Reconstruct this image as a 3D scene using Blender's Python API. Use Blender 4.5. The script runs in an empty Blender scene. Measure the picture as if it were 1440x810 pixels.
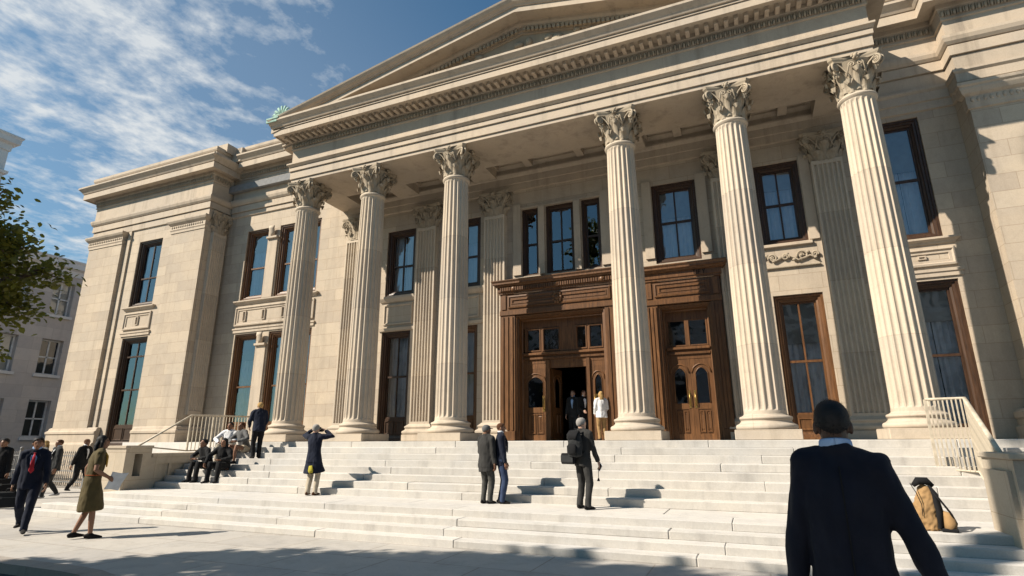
import bpy, math, random
from mathutils import Vector, Matrix, Euler, noise

random.seed(7)
SC = bpy.context.scene
COL = SC.collection
R = math.radians
FLOOR = 1.70
SUN_AZ, SUN_EL = 42.0, 38.0      # the light travels along (+X cos, +Y sin), downwards

# ------------------------------------------------------------------ mesh builder
class MB:
    def __init__(s):
        s.v = []; s.f = []; s.sm = []; s.mi = []
    def add(s, vs, fs, smooth=False, mi=0):
        b = len(s.v)
        s.v.extend([tuple(p) for p in vs])
        for f in fs:
            s.f.append(tuple(i + b for i in f)); s.sm.append(smooth); s.mi.append(mi)
        return s
    def box(s, x0, x1, y0, y1, z0, z1, mi=0):
        v = [(x0,y0,z0),(x1,y0,z0),(x1,y1,z0),(x0,y1,z0),(x0,y0,z1),(x1,y0,z1),(x1,y1,z1),(x0,y1,z1)]
        f = [(0,3,2,1),(4,5,6,7),(0,1,5,4),(1,2,6,5),(2,3,7,6),(3,0,4,7)]
        return s.add(v, f, False, mi)
    def cbox(s, x0, x1, y0, y1, z0, z1, c=.01, mi=0):
        # box with chamfered edges, all round
        xs = (x0, x0+c, x1-c, x1); ys = (y0, y0+c, y1-c, y1); zs = (z0, z0+c, z1-c, z1)
        v = []; idx = {}
        def P(i,j,k):
            key=(i,j,k)
            if key not in idx:
                idx[key]=len(v); v.append((xs[i],ys[j],zs[k]))
            return idx[key]
        f = [ (P(1,1,0),P(1,2,0),P(2,2,0),P(2,1,0)), (P(1,1,3),P(2,1,3),P(2,2,3),P(1,2,3)),
              (P(1,0,1),P(2,0,1),P(2,0,2),P(1,0,2)), (P(1,3,1),P(1,3,2),P(2,3,2),P(2,3,1)),
              (P(0,1,1),P(0,1,2),P(0,2,2),P(0,2,1)), (P(3,1,1),P(3,2,1),P(3,2,2),P(3,1,2)) ]
        # edges
        f += [ (P(1,1,0),P(2,1,0),P(2,0,1),P(1,0,1)), (P(1,2,0),P(1,3,1),P(2,3,1),P(2,2,0)),
               (P(1,1,0),P(0,1,1),P(0,2,1),P(1,2,0)), (P(2,1,0),P(2,2,0),P(3,2,1),P(3,1,1)),
               (P(1,1,3),P(1,0,2),P(2,0,2),P(2,1,3)), (P(1,2,3),P(2,2,3),P(2,3,2),P(1,3,2)),
               (P(1,1,3),P(1,2,3),P(0,2,2),P(0,1,2)), (P(2,1,3),P(3,1,2),P(3,2,2),P(2,2,3)),
               (P(0,1,1),P(1,0,1),P(1,0,2),P(0,1,2)), (P(3,1,1),P(3,1,2),P(2,0,2),P(2,0,1)),
               (P(0,2,1),P(0,2,2),P(1,3,2),P(1,3,1)), (P(3,2,1),P(2,3,1),P(2,3,2),P(3,2,2)) ]
        f += [ (P(1,1,0),P(1,0,1),P(0,1,1)), (P(2,1,0),P(3,1,1),P(2,0,1)), (P(1,2,0),P(0,2,1),P(1,3,1)), (P(2,2,0),P(2,3,1),P(3,2,1)),
               (P(1,1,3),P(0,1,2),P(1,0,2)), (P(2,1,3),P(2,0,2),P(3,1,2)), (P(1,2,3),P(1,3,2),P(0,2,2)), (P(2,2,3),P(3,2,2),P(2,3,2)) ]
        return s.add(v, f, False, mi)
    def obox(s, c, ux, uy, uz, mi=0):
        c=Vector(c); ux=Vector(ux); uy=Vector(uy); uz=Vector(uz)
        v=[c+a*ux+b*uy+d*uz for d in (-1,1) for (a,b) in ((-1,-1),(1,-1),(1,1),(-1,1))]
        f=[(0,3,2,1),(4,5,6,7),(0,1,5,4),(1,2,6,5),(2,3,7,6),(3,0,4,7)]
        return s.add(v,f,False,mi)
    def sweep(s, path, prof, kx=1.0, ky=1.0, smooth=False):
        # path: list of (x,y) walked with the outside on the right hand; prof: list of (offset, z)
        n = len(path); mit = []
        for i in range(n):
            ns = []
            if i > 0:
                d = (path[i][0]-path[i-1][0], path[i][1]-path[i-1][1]); l = math.hypot(*d); ns.append((d[1]/l, -d[0]/l))
            if i < n-1:
                d = (path[i+1][0]-path[i][0], path[i+1][1]-path[i][1]); l = math.hypot(*d); ns.append((d[1]/l, -d[0]/l))
            if len(ns) == 1: m = ns[0]
            else:
                a, b = ns; k = 1 + a[0]*b[0] + a[1]*b[1]
                m = ((a[0]+b[0])/k, (a[1]+b[1])/k)
            mit.append(m)
        v = []; f = []; q = len(prof)
        for i in range(n):
            for (o, z) in prof:
                v.append((path[i][0]+mit[i][0]*o*kx, path[i][1]+mit[i][1]*o*ky, z))
        for i in range(n-1):
            for j in range(q-1):
                f.append((i*q+j, (i+1)*q+j, (i+1)*q+j+1, i*q+j+1))
        f.append(tuple(range(q))); f.append(tuple(range((n-1)*q+q-1, (n-1)*q-1, -1)))
        return s.add(v, f, smooth)
    def frame(s, x0, x1, z0, z1, prof, sides='LTRB'):
        # moulding round a rectangle in a wall facing -Y; prof: list of (inset, y)
        q = len(prof); v = []; f = []
        for (cx, cz, sx, sz) in ((x0,z0,1,1),(x0,z1,1,-1),(x1,z1,-1,-1),(x1,z0,-1,1)):
            for (d, y) in prof:
                v.append((cx+sx*d, y, cz+sz*d))
        segs = [(0,1,'L'),(1,2,'T'),(2,3,'R'),(3,0,'B')]
        for a, b, nm in segs:
            if nm not in sides: continue
            for j in range(q-1):
                f.append((a*q+j, a*q+j+1, b*q+j+1, b*q+j))
        return s.add(v, f)
    def lathe(s, prof, n=32, c=(0,0), smooth=True, a0=0, a1=2*math.pi):
        v = []; f = []; q = len(prof); full = abs(a1-a0-2*math.pi) < 1e-6
        m = n if full else n+1
        for i in range(m):
            a = a0+(a1-a0)*i/n
            for (r, z) in prof: v.append((c[0]+r*math.cos(a), c[1]+r*math.sin(a), z))
        for i in range(n):
            k = (i+1) % m
            for j in range(q-1): f.append((i*q+j, k*q+j, k*q+j+1, i*q+j+1))
        return s.add(v, f, smooth)
    def tube(s, pts, rad, n=8, smooth=True, mi=0, side=None, cap=True):
        pts = [Vector(p) for p in pts]; m = len(pts)
        if not isinstance(rad, (list, tuple)): rad = [rad]*m
        v = []; f = []; prev = None
        for i, p in enumerate(pts):
            t = (pts[min(i+1,m-1)]-pts[max(i-1,0)]).normalized()
            if side is not None: u = Vector(side)
            elif prev is not None: u = prev
            else: u = Vector((1,0,0)) if abs(t.x) < .8 else Vector((0,1,0))
            u = (u - t*u.dot(t)).normalized(); w = t.cross(u); prev = u
            r = rad[i]; ra, rb = (r if isinstance(r, (list, tuple)) else (r, r))
            for k in range(n):
                a = 2*math.pi*k/n
                v.append(p+u*(ra*math.cos(a))+w*(rb*math.sin(a)))
        for i in range(m-1):
            for k in range(n):
                l = (k+1) % n
                f.append((i*n+k, i*n+l, (i+1)*n+l, (i+1)*n+k))
        if cap:
            f.append(tuple(range(n-1,-1,-1))); f.append(tuple(range((m-1)*n, m*n)))
        return s.add(v, f, smooth, mi)
    def ball(s, c, r, nu=10, nv=7, mat=None, smooth=True, mi=0):
        c = Vector(c); rx, ry, rz = r if isinstance(r,(tuple,list)) else (r,r,r)
        v = []; f = []
        for j in range(nv+1):
            th = math.pi*j/nv
            for i in range(nu):
                ph = 2*math.pi*i/nu
                p = Vector((rx*math.sin(th)*math.cos(ph), ry*math.sin(th)*math.sin(ph), rz*math.cos(th)))
                if mat: p = mat @ p
                v.append(c+p)
        for j in range(nv):
            for i in range(nu):
                k = (i+1) % nu
                if j == 0: f.append((i, (j+1)*nu+i, (j+1)*nu+k))
                elif j == nv-1: f.append((j*nu+i, (j+1)*nu+i, j*nu+k))
                else: f.append((j*nu+i, (j+1)*nu+i, (j+1)*nu+k, j*nu+k))
        return s.add(v, f, smooth, mi)
    def copy_in(s, o, M=None):
        b = len(s.v)
        s.v.extend([tuple(M @ Vector(p)) for p in o.v] if M else o.v)
        s.f.extend([tuple(i+b for i in f) for f in o.f]); s.sm.extend(o.sm); s.mi.extend(o.mi)
        return s
    def mesh(s, name, mats):
        me = bpy.data.meshes.new(name)
        me.from_pydata(s.v, [], s.f)
        me.polygons.foreach_set('use_smooth', s.sm)
        if not isinstance(mats, (list, tuple)): mats = [mats]
        for m in mats: me.materials.append(m)
        if len(mats) > 1: me.polygons.foreach_set('material_index', s.mi)
        me.update()
        return me
    def build(s, name, mats, parent=None, loc=None):
        return link(name, s.mesh(name, mats), parent, loc)

def link(name, data, parent=None, loc=None):
    o = bpy.data.objects.new(name, data); COL.objects.link(o)
    if parent is not None: o.parent = parent
    if loc is not None: o.location = loc
    return o
def empty(name, loc=(0,0,0), rz=0):
    o = link(name, None); o.location = loc; o.rotation_euler = (0,0,rz); o.empty_display_size = .2
    return o
def tag(o, label=None, cat=None, group=None, kind=None):
    if label: o['label'] = label
    if cat: o['category'] = cat
    if group: o['group'] = group
    if kind: o['kind'] = kind
    return o

# ------------------------------------------------------------------ materials
def newmat(name):
    m = bpy.data.materials.new(name); m.use_nodes = True
    nt = m.node_tree; b = nt.nodes['Principled BSDF']
    return m, nt, b
def N(nt, typ, **kw):
    n = nt.nodes.new(typ)
    for k, val in kw.items():
        if k in n.inputs: n.inputs[k].default_value = val
        else: setattr(n, k, val)
    return n
def mixcol(nt, fac, a, b, mode='MIX'):
    m = nt.nodes.new('ShaderNodeMix'); m.data_type = 'RGBA'; m.blend_type = mode
    L = nt.links
    for sock, val in ((m.inputs[0], fac), (m.inputs[6], a), (m.inputs[7], b)):
        if hasattr(val, 'is_output'): L.new(val, sock)
        elif isinstance(val, (int, float)): sock.default_value = val
        else: sock.default_value = (*val, 1) if len(val) == 3 else val
    return m.outputs[2]
def ramp(nt, src, stops):
    r = nt.nodes.new('ShaderNodeValToRGB'); e = r.color_ramp.elements
    while len(e) < len(stops): e.new(.5)
    for el, (p, c) in zip(e, stops):
        el.position = p; el.color = (c, c, c, 1) if isinstance(c, (int, float)) else (*c, 1)
    nt.links.new(src, r.inputs[0])
    return r.outputs[0]
def math_(nt, op, a, b=None):
    m = nt.nodes.new('ShaderNodeMath'); m.operation = op
    for i, val in enumerate((a, b)):
        if val is None: continue
        if hasattr(val, 'is_output'): nt.links.new(val, m.inputs[i])
        else: m.inputs[i].default_value = val
    return m.outputs[0]

def stone(name, col, joints=None, speck=0.0, rough=.8, bump=.25, island=0.0, streak=.25, scale=1.0, floor=False):
    """limestone / granite: tonal clouds, fine grain, vertical weather streaks, ashlar joints on any axis-aligned face"""
    m, nt, b = newmat(name); L = nt.links
    geo = N(nt, 'ShaderNodeNewGeometry')
    pos = geo.outputs['Position']
    n1 = N(nt, 'ShaderNodeTexNoise', Scale=.55*scale, Detail=5.0, Roughness=.6); L.new(pos, n1.inputs['Vector'])
    n2 = N(nt, 'ShaderNodeTexNoise', Scale=38.0*scale, Detail=3.0, Roughness=.7); L.new(pos, n2.inputs['Vector'])
    mp = N(nt, 'ShaderNodeMapping'); mp.inputs['Scale'].default_value = (2.6, 2.6, .22); L.new(pos, mp.inputs['Vector'])
    n3 = N(nt, 'ShaderNodeTexNoise', Scale=1.0, Detail=5.0, Roughness=.65); L.new(mp.outputs[0], n3.inputs['Vector'])
    dark = tuple(c*.72 for c in col); warm = (min(1,col[0]*1.08), col[1]*1.03, col[2]*.95)
    c = mixcol(nt, ramp(nt, n1.outputs['Fac'], [(.32, 0), (.68, 1)]), tuple(x*.9 for x in col), warm)
    if streak: c = mixcol(nt, math_(nt, 'MULTIPLY', ramp(nt, n3.outputs['Fac'], [(.52, 0), (.78, 1)]), streak*2), c, tuple(x*.55 for x in (col[0], col[1]*.97, col[2]*.93)))
    c = mixcol(nt, .22, c, mixcol(nt, ramp(nt, n2.outputs['Fac'], [(.35, 0), (.65, 1)]), dark, tuple(min(1, x*1.15) for x in col)))
    n4 = N(nt, 'ShaderNodeTexNoise', Scale=2.3*scale, Detail=8.0, Roughness=.75); n4.inputs['Distortion'].default_value = .8; L.new(pos, n4.inputs['Vector'])
    c = mixcol(nt, math_(nt, 'MULTIPLY', ramp(nt, n4.outputs['Fac'], [(.48, 0), (.70, 1)]), .55 if floor else .34), c, tuple(x*.62 for x in (col[0], col[1]*.97, col[2]*.92)))
    if island:
        c = mixcol(nt, 1.0, c, ramp(nt, geo.outputs['Random Per Island'], [(0, 1-island), (1, 1.0)]), 'MULTIPLY')
    h = math_(nt, 'MULTIPLY', n2.outputs['Fac'], .35)
    if joints:
        w, rh, mo = joints
        sx = N(nt, 'ShaderNodeSeparateXYZ'); L.new(pos, sx.inputs[0])
        sn = N(nt, 'ShaderNodeSeparateXYZ'); L.new(geo.outputs['True Normal'], sn.inputs[0])
        fx = math_(nt, 'GREATER_THAN', math_(nt, 'ABSOLUTE', sn.outputs[0]), .6)
        mx = N(nt, 'ShaderNodeMix'); L.new(fx, mx.inputs[0]); L.new(sx.outputs[0], mx.inputs[2]); L.new(sx.outputs[1], mx.inputs[3])
        cb = N(nt, 'ShaderNodeCombineXYZ'); L.new(mx.outputs[0], cb.inputs[0]); L.new(sx.outputs[1 if floor else 2], cb.inputs[1])
        if floor: L.new(sx.outputs[0], cb.inputs[0])
        br = N(nt, 'ShaderNodeTexBrick', Scale=1.0); br.offset = .5
        br.inputs['Brick Width'].default_value = w; br.inputs['Row Height'].default_value = rh
        br.inputs['Mortar Size'].default_value = mo; br.inputs['Mortar Smooth'].default_value = .3; br.inputs['Bias'].default_value = 0
        br.inputs['Color1'].default_value = (.87,.87,.88,1); br.inputs['Color2'].default_value = (1.05,1.05,1.04,1); br.inputs['Mortar'].default_value = (.70,.66,.62,1)
        L.new(cb.outputs[0], br.inputs['Vector'])
        c = mixcol(nt, 1.0, c, br.outputs['Color'], 'MULTIPLY')
        h = math_(nt, 'SUBTRACT', h, math_(nt, 'MULTIPLY', br.outputs['Fac'], 1.0))
    L.new(c, b.inputs['Base Color'])
    b.inputs['Roughness'].default_value = rough; b.inputs['Specular IOR Level'].default_value = .25
    bp = N(nt, 'ShaderNodeBump', Strength=bump, Distance=.012); L.new(h, bp.inputs['Height']); L.new(bp.outputs[0], b.inputs['Normal'])
    return m

def plain(name, col, rough=.6, var=.15, scale=6.0, spec=.3, bump=0, metal=0, sheen=0):
    m, nt, b = newmat(name); L = nt.links
    tc = N(nt, 'ShaderNodeTexCoord')
    n = N(nt, 'ShaderNodeTexNoise', Scale=scale, Detail=4.0); L.new(tc.outputs['Object'], n.inputs['Vector'])
    c = mixcol(nt, ramp(nt, n.outputs['Fac'], [(.3, 0), (.7, 1)]), tuple(x*(1-var) for x in col), tuple(min(1, x*(1+var)) for x in col))
    L.new(c, b.inputs['Base Color']); b.inputs['Roughness'].default_value = rough
    b.inputs['Specular IOR Level'].default_value = spec; b.inputs['Metallic'].default_value = metal
    if sheen: b.inputs['Sheen Weight'].default_value = sheen
    if bump:
        n2 = N(nt, 'ShaderNodeTexNoise', Scale=scale*8, Detail=3.0); L.new(tc.outputs['Object'], n2.inputs['Vector'])
        bp = N(nt, 'ShaderNodeBump', Strength=bump, Distance=.01); L.new(n2.outputs['Fac'], bp.inputs['Height']); L.new(bp.outputs[0], b.inputs['Normal'])
    return m

def wood(name, col, rough=.42):
    m, nt, b = newmat(name); L = nt.links
    geo = N(nt, 'ShaderNodeNewGeometry')
    mp = N(nt, 'ShaderNodeMapping'); mp.inputs['Scale'].default_value = (9, 9, .9); L.new(geo.outputs['Position'], mp.inputs['Vector'])
    n = N(nt, 'ShaderNodeTexNoise', Scale=2.2, Detail=6.0, Roughness=.65); n.inputs['Distortion'].default_value = .6; L.new(mp.outputs[0], n.inputs['Vector'])
    n2 = N(nt, 'ShaderNodeTexNoise', Scale=1.3, Detail=3.0); L.new(geo.outputs['Position'], n2.inputs['Vector'])
    c = mixcol(nt, ramp(nt, n.outputs['Fac'], [(.35, 0), (.65, 1)]), tuple(x*.5 for x in col), tuple(x*1.15 for x in col))
    c = mixcol(nt, math_(nt, 'MULTIPLY', ramp(nt, n2.outputs['Fac'], [(.4, 0), (.7, 1)]), .5), c, tuple(x*.6 for x in col))
    c = mixcol(nt, 1.0, c, ramp(nt, geo.outputs['Random Per Island'], [(0, .8), (1, 1.1)]), 'MULTIPLY')
    L.new(c, b.inputs['Base Color']); b.inputs['Roughness'].default_value = rough; b.inputs['Specular IOR Level'].default_value = .35
    bp = N(nt, 'ShaderNodeBump', Strength=.15, Distance=.006); L.new(n.outputs['Fac'], bp.inputs['Height']); L.new(bp.outputs[0], b.inputs['Normal'])
    return m

def glass_mat(name, tint=(.86,.90,.93)):
    m = bpy.data.materials.new(name); m.use_nodes = True; nt = m.node_tree; L = nt.links
    nt.nodes.clear()
    out = N(nt, 'ShaderNodeOutputMaterial'); tr = N(nt, 'ShaderNodeBsdfTransparent'); tr.inputs[0].default_value = (*tint, 1)
    gl = N(nt, 'ShaderNodeBsdfGlossy'); gl.inputs['Roughness'].default_value = .015; gl.inputs['Color'].default_value = (.86,.92,1,1)
    fr = N(nt, 'ShaderNodeFresnel', IOR=1.7)
    geo = N(nt, 'ShaderNodeNewGeometry')
    n = N(nt, 'ShaderNodeTexNoise', Scale=1.6, Detail=2.0); L.new(geo.outputs['Position'], n.inputs['Vector'])
    bp = N(nt, 'ShaderNodeBump', Strength=.16, Distance=.06); L.new(n.outputs['Fac'], bp.inputs['Height'])
    L.new(bp.outputs[0], gl.inputs['Normal'])
    ms = N(nt, 'ShaderNodeMixShader'); f2 = math_(nt, 'ADD', math_(nt, 'MULTIPLY', fr.outputs[0], 1.0), .06)
    L.new(f2, ms.inputs[0]); L.new(tr.outputs[0], ms.inputs[1]); L.new(gl.outputs[0], ms.inputs[2]); L.new(ms.outputs[0], out.inputs[0])
    return m

LIME = (.45, .38, .302)
M = {}
M['wall'] = stone('limestone_ashlar', LIME, joints=(1.05, .43, .007), streak=.30)
M['trim'] = stone('limestone_trim', (.445, .375, .30), streak=.55)
M['column'] = stone('limestone_column', (.50, .43, .35), streak=.40, joints=(60, 1.9, .006))
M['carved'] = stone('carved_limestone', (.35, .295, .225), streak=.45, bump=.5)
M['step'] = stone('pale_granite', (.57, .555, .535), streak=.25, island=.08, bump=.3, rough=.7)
M['riser'] = stone('shade_toned_granite_riser', (.455, .44, .42), streak=.4, island=.09, bump=.3, rough=.75)  # darker copy of the step granite, standing for shade on the upright faces
M['paving'] = stone('paving_slabs', (.43, .412, .39), joints=(1.5, 1.1, .013), streak=.0, island=.0, bump=.2, floor=True)
M['cheek'] = stone('cheek_limestone', (.43, .37, .295), joints=(1.6, .72, .006), streak=.3)
M['asphalt'] = stone('asphalt', (.055, .055, .058), streak=0, rough=.9, bump=.6, scale=2.5)
M['kerb'] = stone('kerb_granite', (.33, .30, .27), streak=.3, island=.15)
M['wood'] = wood('varnished_oak', (.142, .064, .024))
M['darkwood'] = wood('dark_walnut', (.062, .031, .016))
M['glass'] = glass_mat('window_glass')
M['curtain'] = plain('white_curtain', (.78, .77, .76), rough=.9, var=.06)
M['blind'] = plain('cream_blind', (.42, .39, .34), rough=.9, var=.08)
M['brass'] = plain('worn_brass', (.45, .30, .10), rough=.35, metal=1.0)
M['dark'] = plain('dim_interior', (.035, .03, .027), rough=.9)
M['rail'] = plain('cream_paint', (.42, .365, .285), rough=.5, var=.25)
M['iron'] = plain('weathered_iron', (.16, .155, .15), rough=.6, var=.2)
M['copper'] = plain('verdigris_copper', (.25, .37, .31), rough=.85, var=.3, scale=5)
M['lettering'] = plain('cut_lettering', (.012, .007, .004), rough=.9)
M['roof'] = plain('grey_roofing', (.2, .2, .2), rough=.9)
M['bldg'] = stone('rendered_wall', (.60, .54, .51), joints=(1.8, .7, .006), streak=.2)
M['bldgwhite'] = stone('white_render', (.74, .72, .72), streak=.1)
M['winwhite'] = plain('white_paint', (.7, .7, .7), rough=.5)
M['bark'] = stone('bark', (.12, .09, .065), streak=.6, bump=1.0, rough=.95)
# ------------------------------------------------------------------ ground
def ground():
    g = MB(); g.box(-400, 400, -400, 400, -.6, -.16); tag(g.build('ground', M['asphalt']), kind='structure')
    # road along the kerb, in front of the plaza on the left
    r = MB(); r.add([(-90,-30,-.13),(-6.2,-30,-.13),(-6.2,5.45,-.13),(-90,5.45,-.13)], [(0,1,2,3)])
    tag(r.build('road', M['asphalt']), kind='structure')
    # plaza: one slab with a rounded corner at the kerb
    arc = [(-9.0+2.6*math.sin(a), 5.6-2.6+2.6*math.cos(a)) for a in [R(d) for d in range(0, 91, 10)]]
    edge = [(-90, 5.6)] + arc + [(-6.4, -30)]
    poly = edge + [(60,-30),(60,60),(-90,60)]
    p = MB(); n = len(poly)
    p.add([(x,y,0) for x,y in poly]+[(x,y,-.15) for x,y in poly], [tuple(range(n-1,-1,-1))]+[(i,(i+1)%n,n+(i+1)%n,n+i) for i in range(n)])
    tag(p.build('plaza', M['paving']), kind='structure')
    k = MB()
    # kerb stones laid along the edge
    def stonebit(a, b):
        a = Vector((*a,0)); b = Vector((*b,0)); d = (b-a); l = d.length; d.normalize(); nrm = Vector((d.y,-d.x,0)) * -1
        c = (a+b)/2 - nrm*.11; c.z = -.068
        k.obox(c, d*(l/2-.004), nrm*.15, (0,0,.074))
    x = -60.0
    while x < -9.0:
        w = min(random.uniform(1.0, 1.5), -9.0-x) if x < -9.2 else .01
        if w < .05: break
        stonebit((x,5.6),(x+w,5.6)); x += w
    for i in range(0, len(arc)-1): stonebit(arc[i], arc[i+1])
    y = 3.0
    while y > -28: stonebit((-6.4,y),(-6.4,y-1.2)); y -= 1.2
    tag(k.build('kerb', M['kerb']), kind='structure')
ground()

# ------------------------------------------------------------------ steps
LAND = .48
LOW = [(8.85, .12), (9.15, .24), (9.46, .36), (9.78, .48)]        # nose y, tread height
UP0 = 11.25; TR = .275; RS = (FLOOR-LAND)/8
def blocks(mb, x0, x1, y0, y1, z0, z1, lo=2.6, hi=5.2):
    x = x0
    while x < x1-.01:
        w = random.uniform(lo, hi)
        if x1-x-w < .7: w = x1-x
        dz = random.uniform(-.002, .002)
        mb.cbox(x+.0015, x+w-.0015, y0+random.uniform(0,.006), y1, z0, z1+dz, random.uniform(.006,.018))
        x += w
def steps():
    s = MB()
    for i, (y, z) in enumerate(LOW):
        x0, x1 = (-17.0+.28*i, 9.0) if i < 2 else (-15.6, 9.0)
        y1 = LOW[i+1][0]+.06 if i < 3 else UP0+.05
        if i == 3:
            blocks(s, -15.6, 4.6, y, 10.45, z-.13, z); blocks(s, -15.6, 4.6, 10.452, y1, z-.13, z)
        else: blocks(s, x0, x1, y, y1, z-.13, z)
    for i in range(8):
        y = UP0+i*TR; z = LAND+(i+1)*RS
        blocks(s, -15.6, 4.6, y, y+TR+.05 if i < 7 else y+.62, z-RS-.01, z)
    # pale treads; risers given a greyer tone, their shade put into the colour
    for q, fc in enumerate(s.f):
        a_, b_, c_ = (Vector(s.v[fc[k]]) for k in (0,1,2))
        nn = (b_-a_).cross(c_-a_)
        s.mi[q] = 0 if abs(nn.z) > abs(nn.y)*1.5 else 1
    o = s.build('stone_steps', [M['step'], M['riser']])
    tag(o, 'broad flight of pale granite steps with a middle landing below the columns', 'steps')
    # mass below the steps
    b = MB(); b.box(-15.59, 4.55, UP0+.2, 13.3, 0, .46)
    b.box(-15.59, 4.55, 9.9, UP0+.3, 0, .345)
    b.build('step_core', M['cheek'], o)
steps()

# cheek walls
def cheeks():
    c = MB()
    x0, x1 = -16.4, -15.602
    # pedestal with a slot cut through it
    c.box(x0, x1, 10.32, 10.58, 0, 1.54); c.box(x0, x1, 10.80, 11.05, 0, 1.54)
    c.box(x0+.001, x1-.001, 10.58, 10.80, 0, .82); c.box(x0+.001, x1-.001, 10.58, 10.80, 1.40, 1.54)
    c.cbox(x0-.03, x1+.025, 10.29, 11.08, 1.541, 1.62, .012)
    c.box(x0+.06, x1-.05, 11.05, 13.28, 0, 1.30)
    # panel frame on the side that faces the steps
    c.box(x1-.05, x1, 11.05, 11.25, 0, 1.30); c.box(x1-.05, x1, 11.25, 13.28, 1.12, 1.30); c.box(x1-.05, x1, 11.62, 11.70, 0, 1.12)
    c.cbox(x0+.03, x1+.02, 11.08, 13.30, 1.301, 1.40, .012)
    o = c.build('cheek_wall', M['cheek'])
    tag(o, 'low limestone side wall left of the steps ending in a pedestal with a slot', 'wall')
    c = MB()
    c.box(3.02, 7.6, 9.40, 10.5, 0, 1.45); c.cbox(2.98, 7.64, 9.36, 10.54, 1.451, 1.53, .012)
    c.box(2.965, 3.02, 9.50, 10.4, .3, 1.3); c.box(7.58, 12, 9.9, 10.4, 0, 1.2)
    o = c.build('cheek_wall', M['cheek'])
    tag(o, 'large shaded limestone block at the foot of the cream railing', 'wall')
cheeks()

def balustrade(label, path, bottoms, spacing=.115, post=(0,), group='cream metal railings beside the steps', skip=0):
    root = empty('railing', Vector(path[0]))
    inv = Vector(path[0])
    P = [Vector(p)-inv for p in path]; B = [Vector(b)-inv for b in bottoms]
    h = MB(); h.tube(P, [(.036,.026)]*len(P), 10, side=(1,0,0)); h.build('handrail', M['rail'], root)
    if len(B) > 1:
        h = MB(); h.tube(B, [(.025,.02)]*len(B), 8, side=(1,0,0)); h.build('bottom_rail', M['rail'], root)
    for i in range(skip, len(P)-1):
        a, b = P[i], P[i+1]; c, d = B[i], B[i+1]
        n = max(1, int((Vector((b.x-a.x,b.y-a.y)).length)/spacing))
        for k in range(0 if i == skip else 1, n+1):
            t = k/n; p = a.lerp(b,t); q = c.lerp(d,t); q.x, q.y = p.x, p.y
            w = .010 if (k % n) else .022
            bm = MB(); bm.box(-w, w, -w, w, q.z-p.z, 0); bm.build('baluster', M['rail'], root, p)
    return tag(root, label, 'railing', group)
balustrade('cream railing on the low wall behind the people sitting on the steps', [(-15.98,10.9,1.62),(-15.98,12.4,2.50),(-15.98,13.2,2.52),(-15.98,14.8,2.54)],
           [(-15.98,10.9,1.60),(-15.98,12.4,1.45),(-15.98,13.2,1.46),(-15.98,14.8,1.75)], skip=1)
balustrade('cream railing climbing from the shaded block towards the last column', [(3.06,9.9,1.54),(3.48,12.3,2.40),(2.92,12.42,2.40)],
           [(3.06,9.9,.55),(3.48,12.3,1.16),(2.92,12.42,1.20)], spacing=.062)

# ------------------------------------------------------------------ the courthouse
CH = empty('courthouse', (-5.2, 16.3, 0))
tag(CH, 'limestone courthouse with six fluted columns under a pediment', 'building')
OFF = Vector((5.2, -16.3, 0))
def part(mb, name, mat, parent=None, loc=None):
    """parts are modelled in world coordinates; a part's own origin goes to its base"""
    if parent is None: parent = CH
    o = mb.build(name, mat, parent)
    if parent is CH: o.location = OFF
    return o

def wallsheet(mb, x0, x1, z0, z1, y, holes, reveal=.34):
    xs = sorted({x0, x1, *[h[0] for h in holes], *[h[1] for h in holes]}); zs = sorted({z0, z1, *[h[2] for h in holes], *[h[3] for h in holes]})
    xs = [x for x in xs if x0 <= x <= x1]; zs = [z for z in zs if z0 <= z <= z1]
    for i in range(len(xs)-1):
        for j in range(len(zs)-1):
            cx = (xs[i]+xs[i+1])/2; cz = (zs[j]+zs[j+1])/2
            if any(h[0] < cx < h[1] and h[2] < cz < h[3] for h in holes): continue
            mb.add([(xs[i],y,zs[j]),(xs[i+1],y,zs[j]),(xs[i+1],y,zs[j+1]),(xs[i],y,zs[j+1])], [(0,1,2,3)])
    for (a,b,c,d) in holes:
        y2 = y+reveal
        mb.add([(a,y,c),(b,y,c),(b,y,d),(a,y,d),(a,y2,c),(b,y2,c),(b,y2,d),(a,y2,d)], [(0,4,5,1),(1,5,6,2),(2,6,7,3),(3,7,4,0)])

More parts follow.
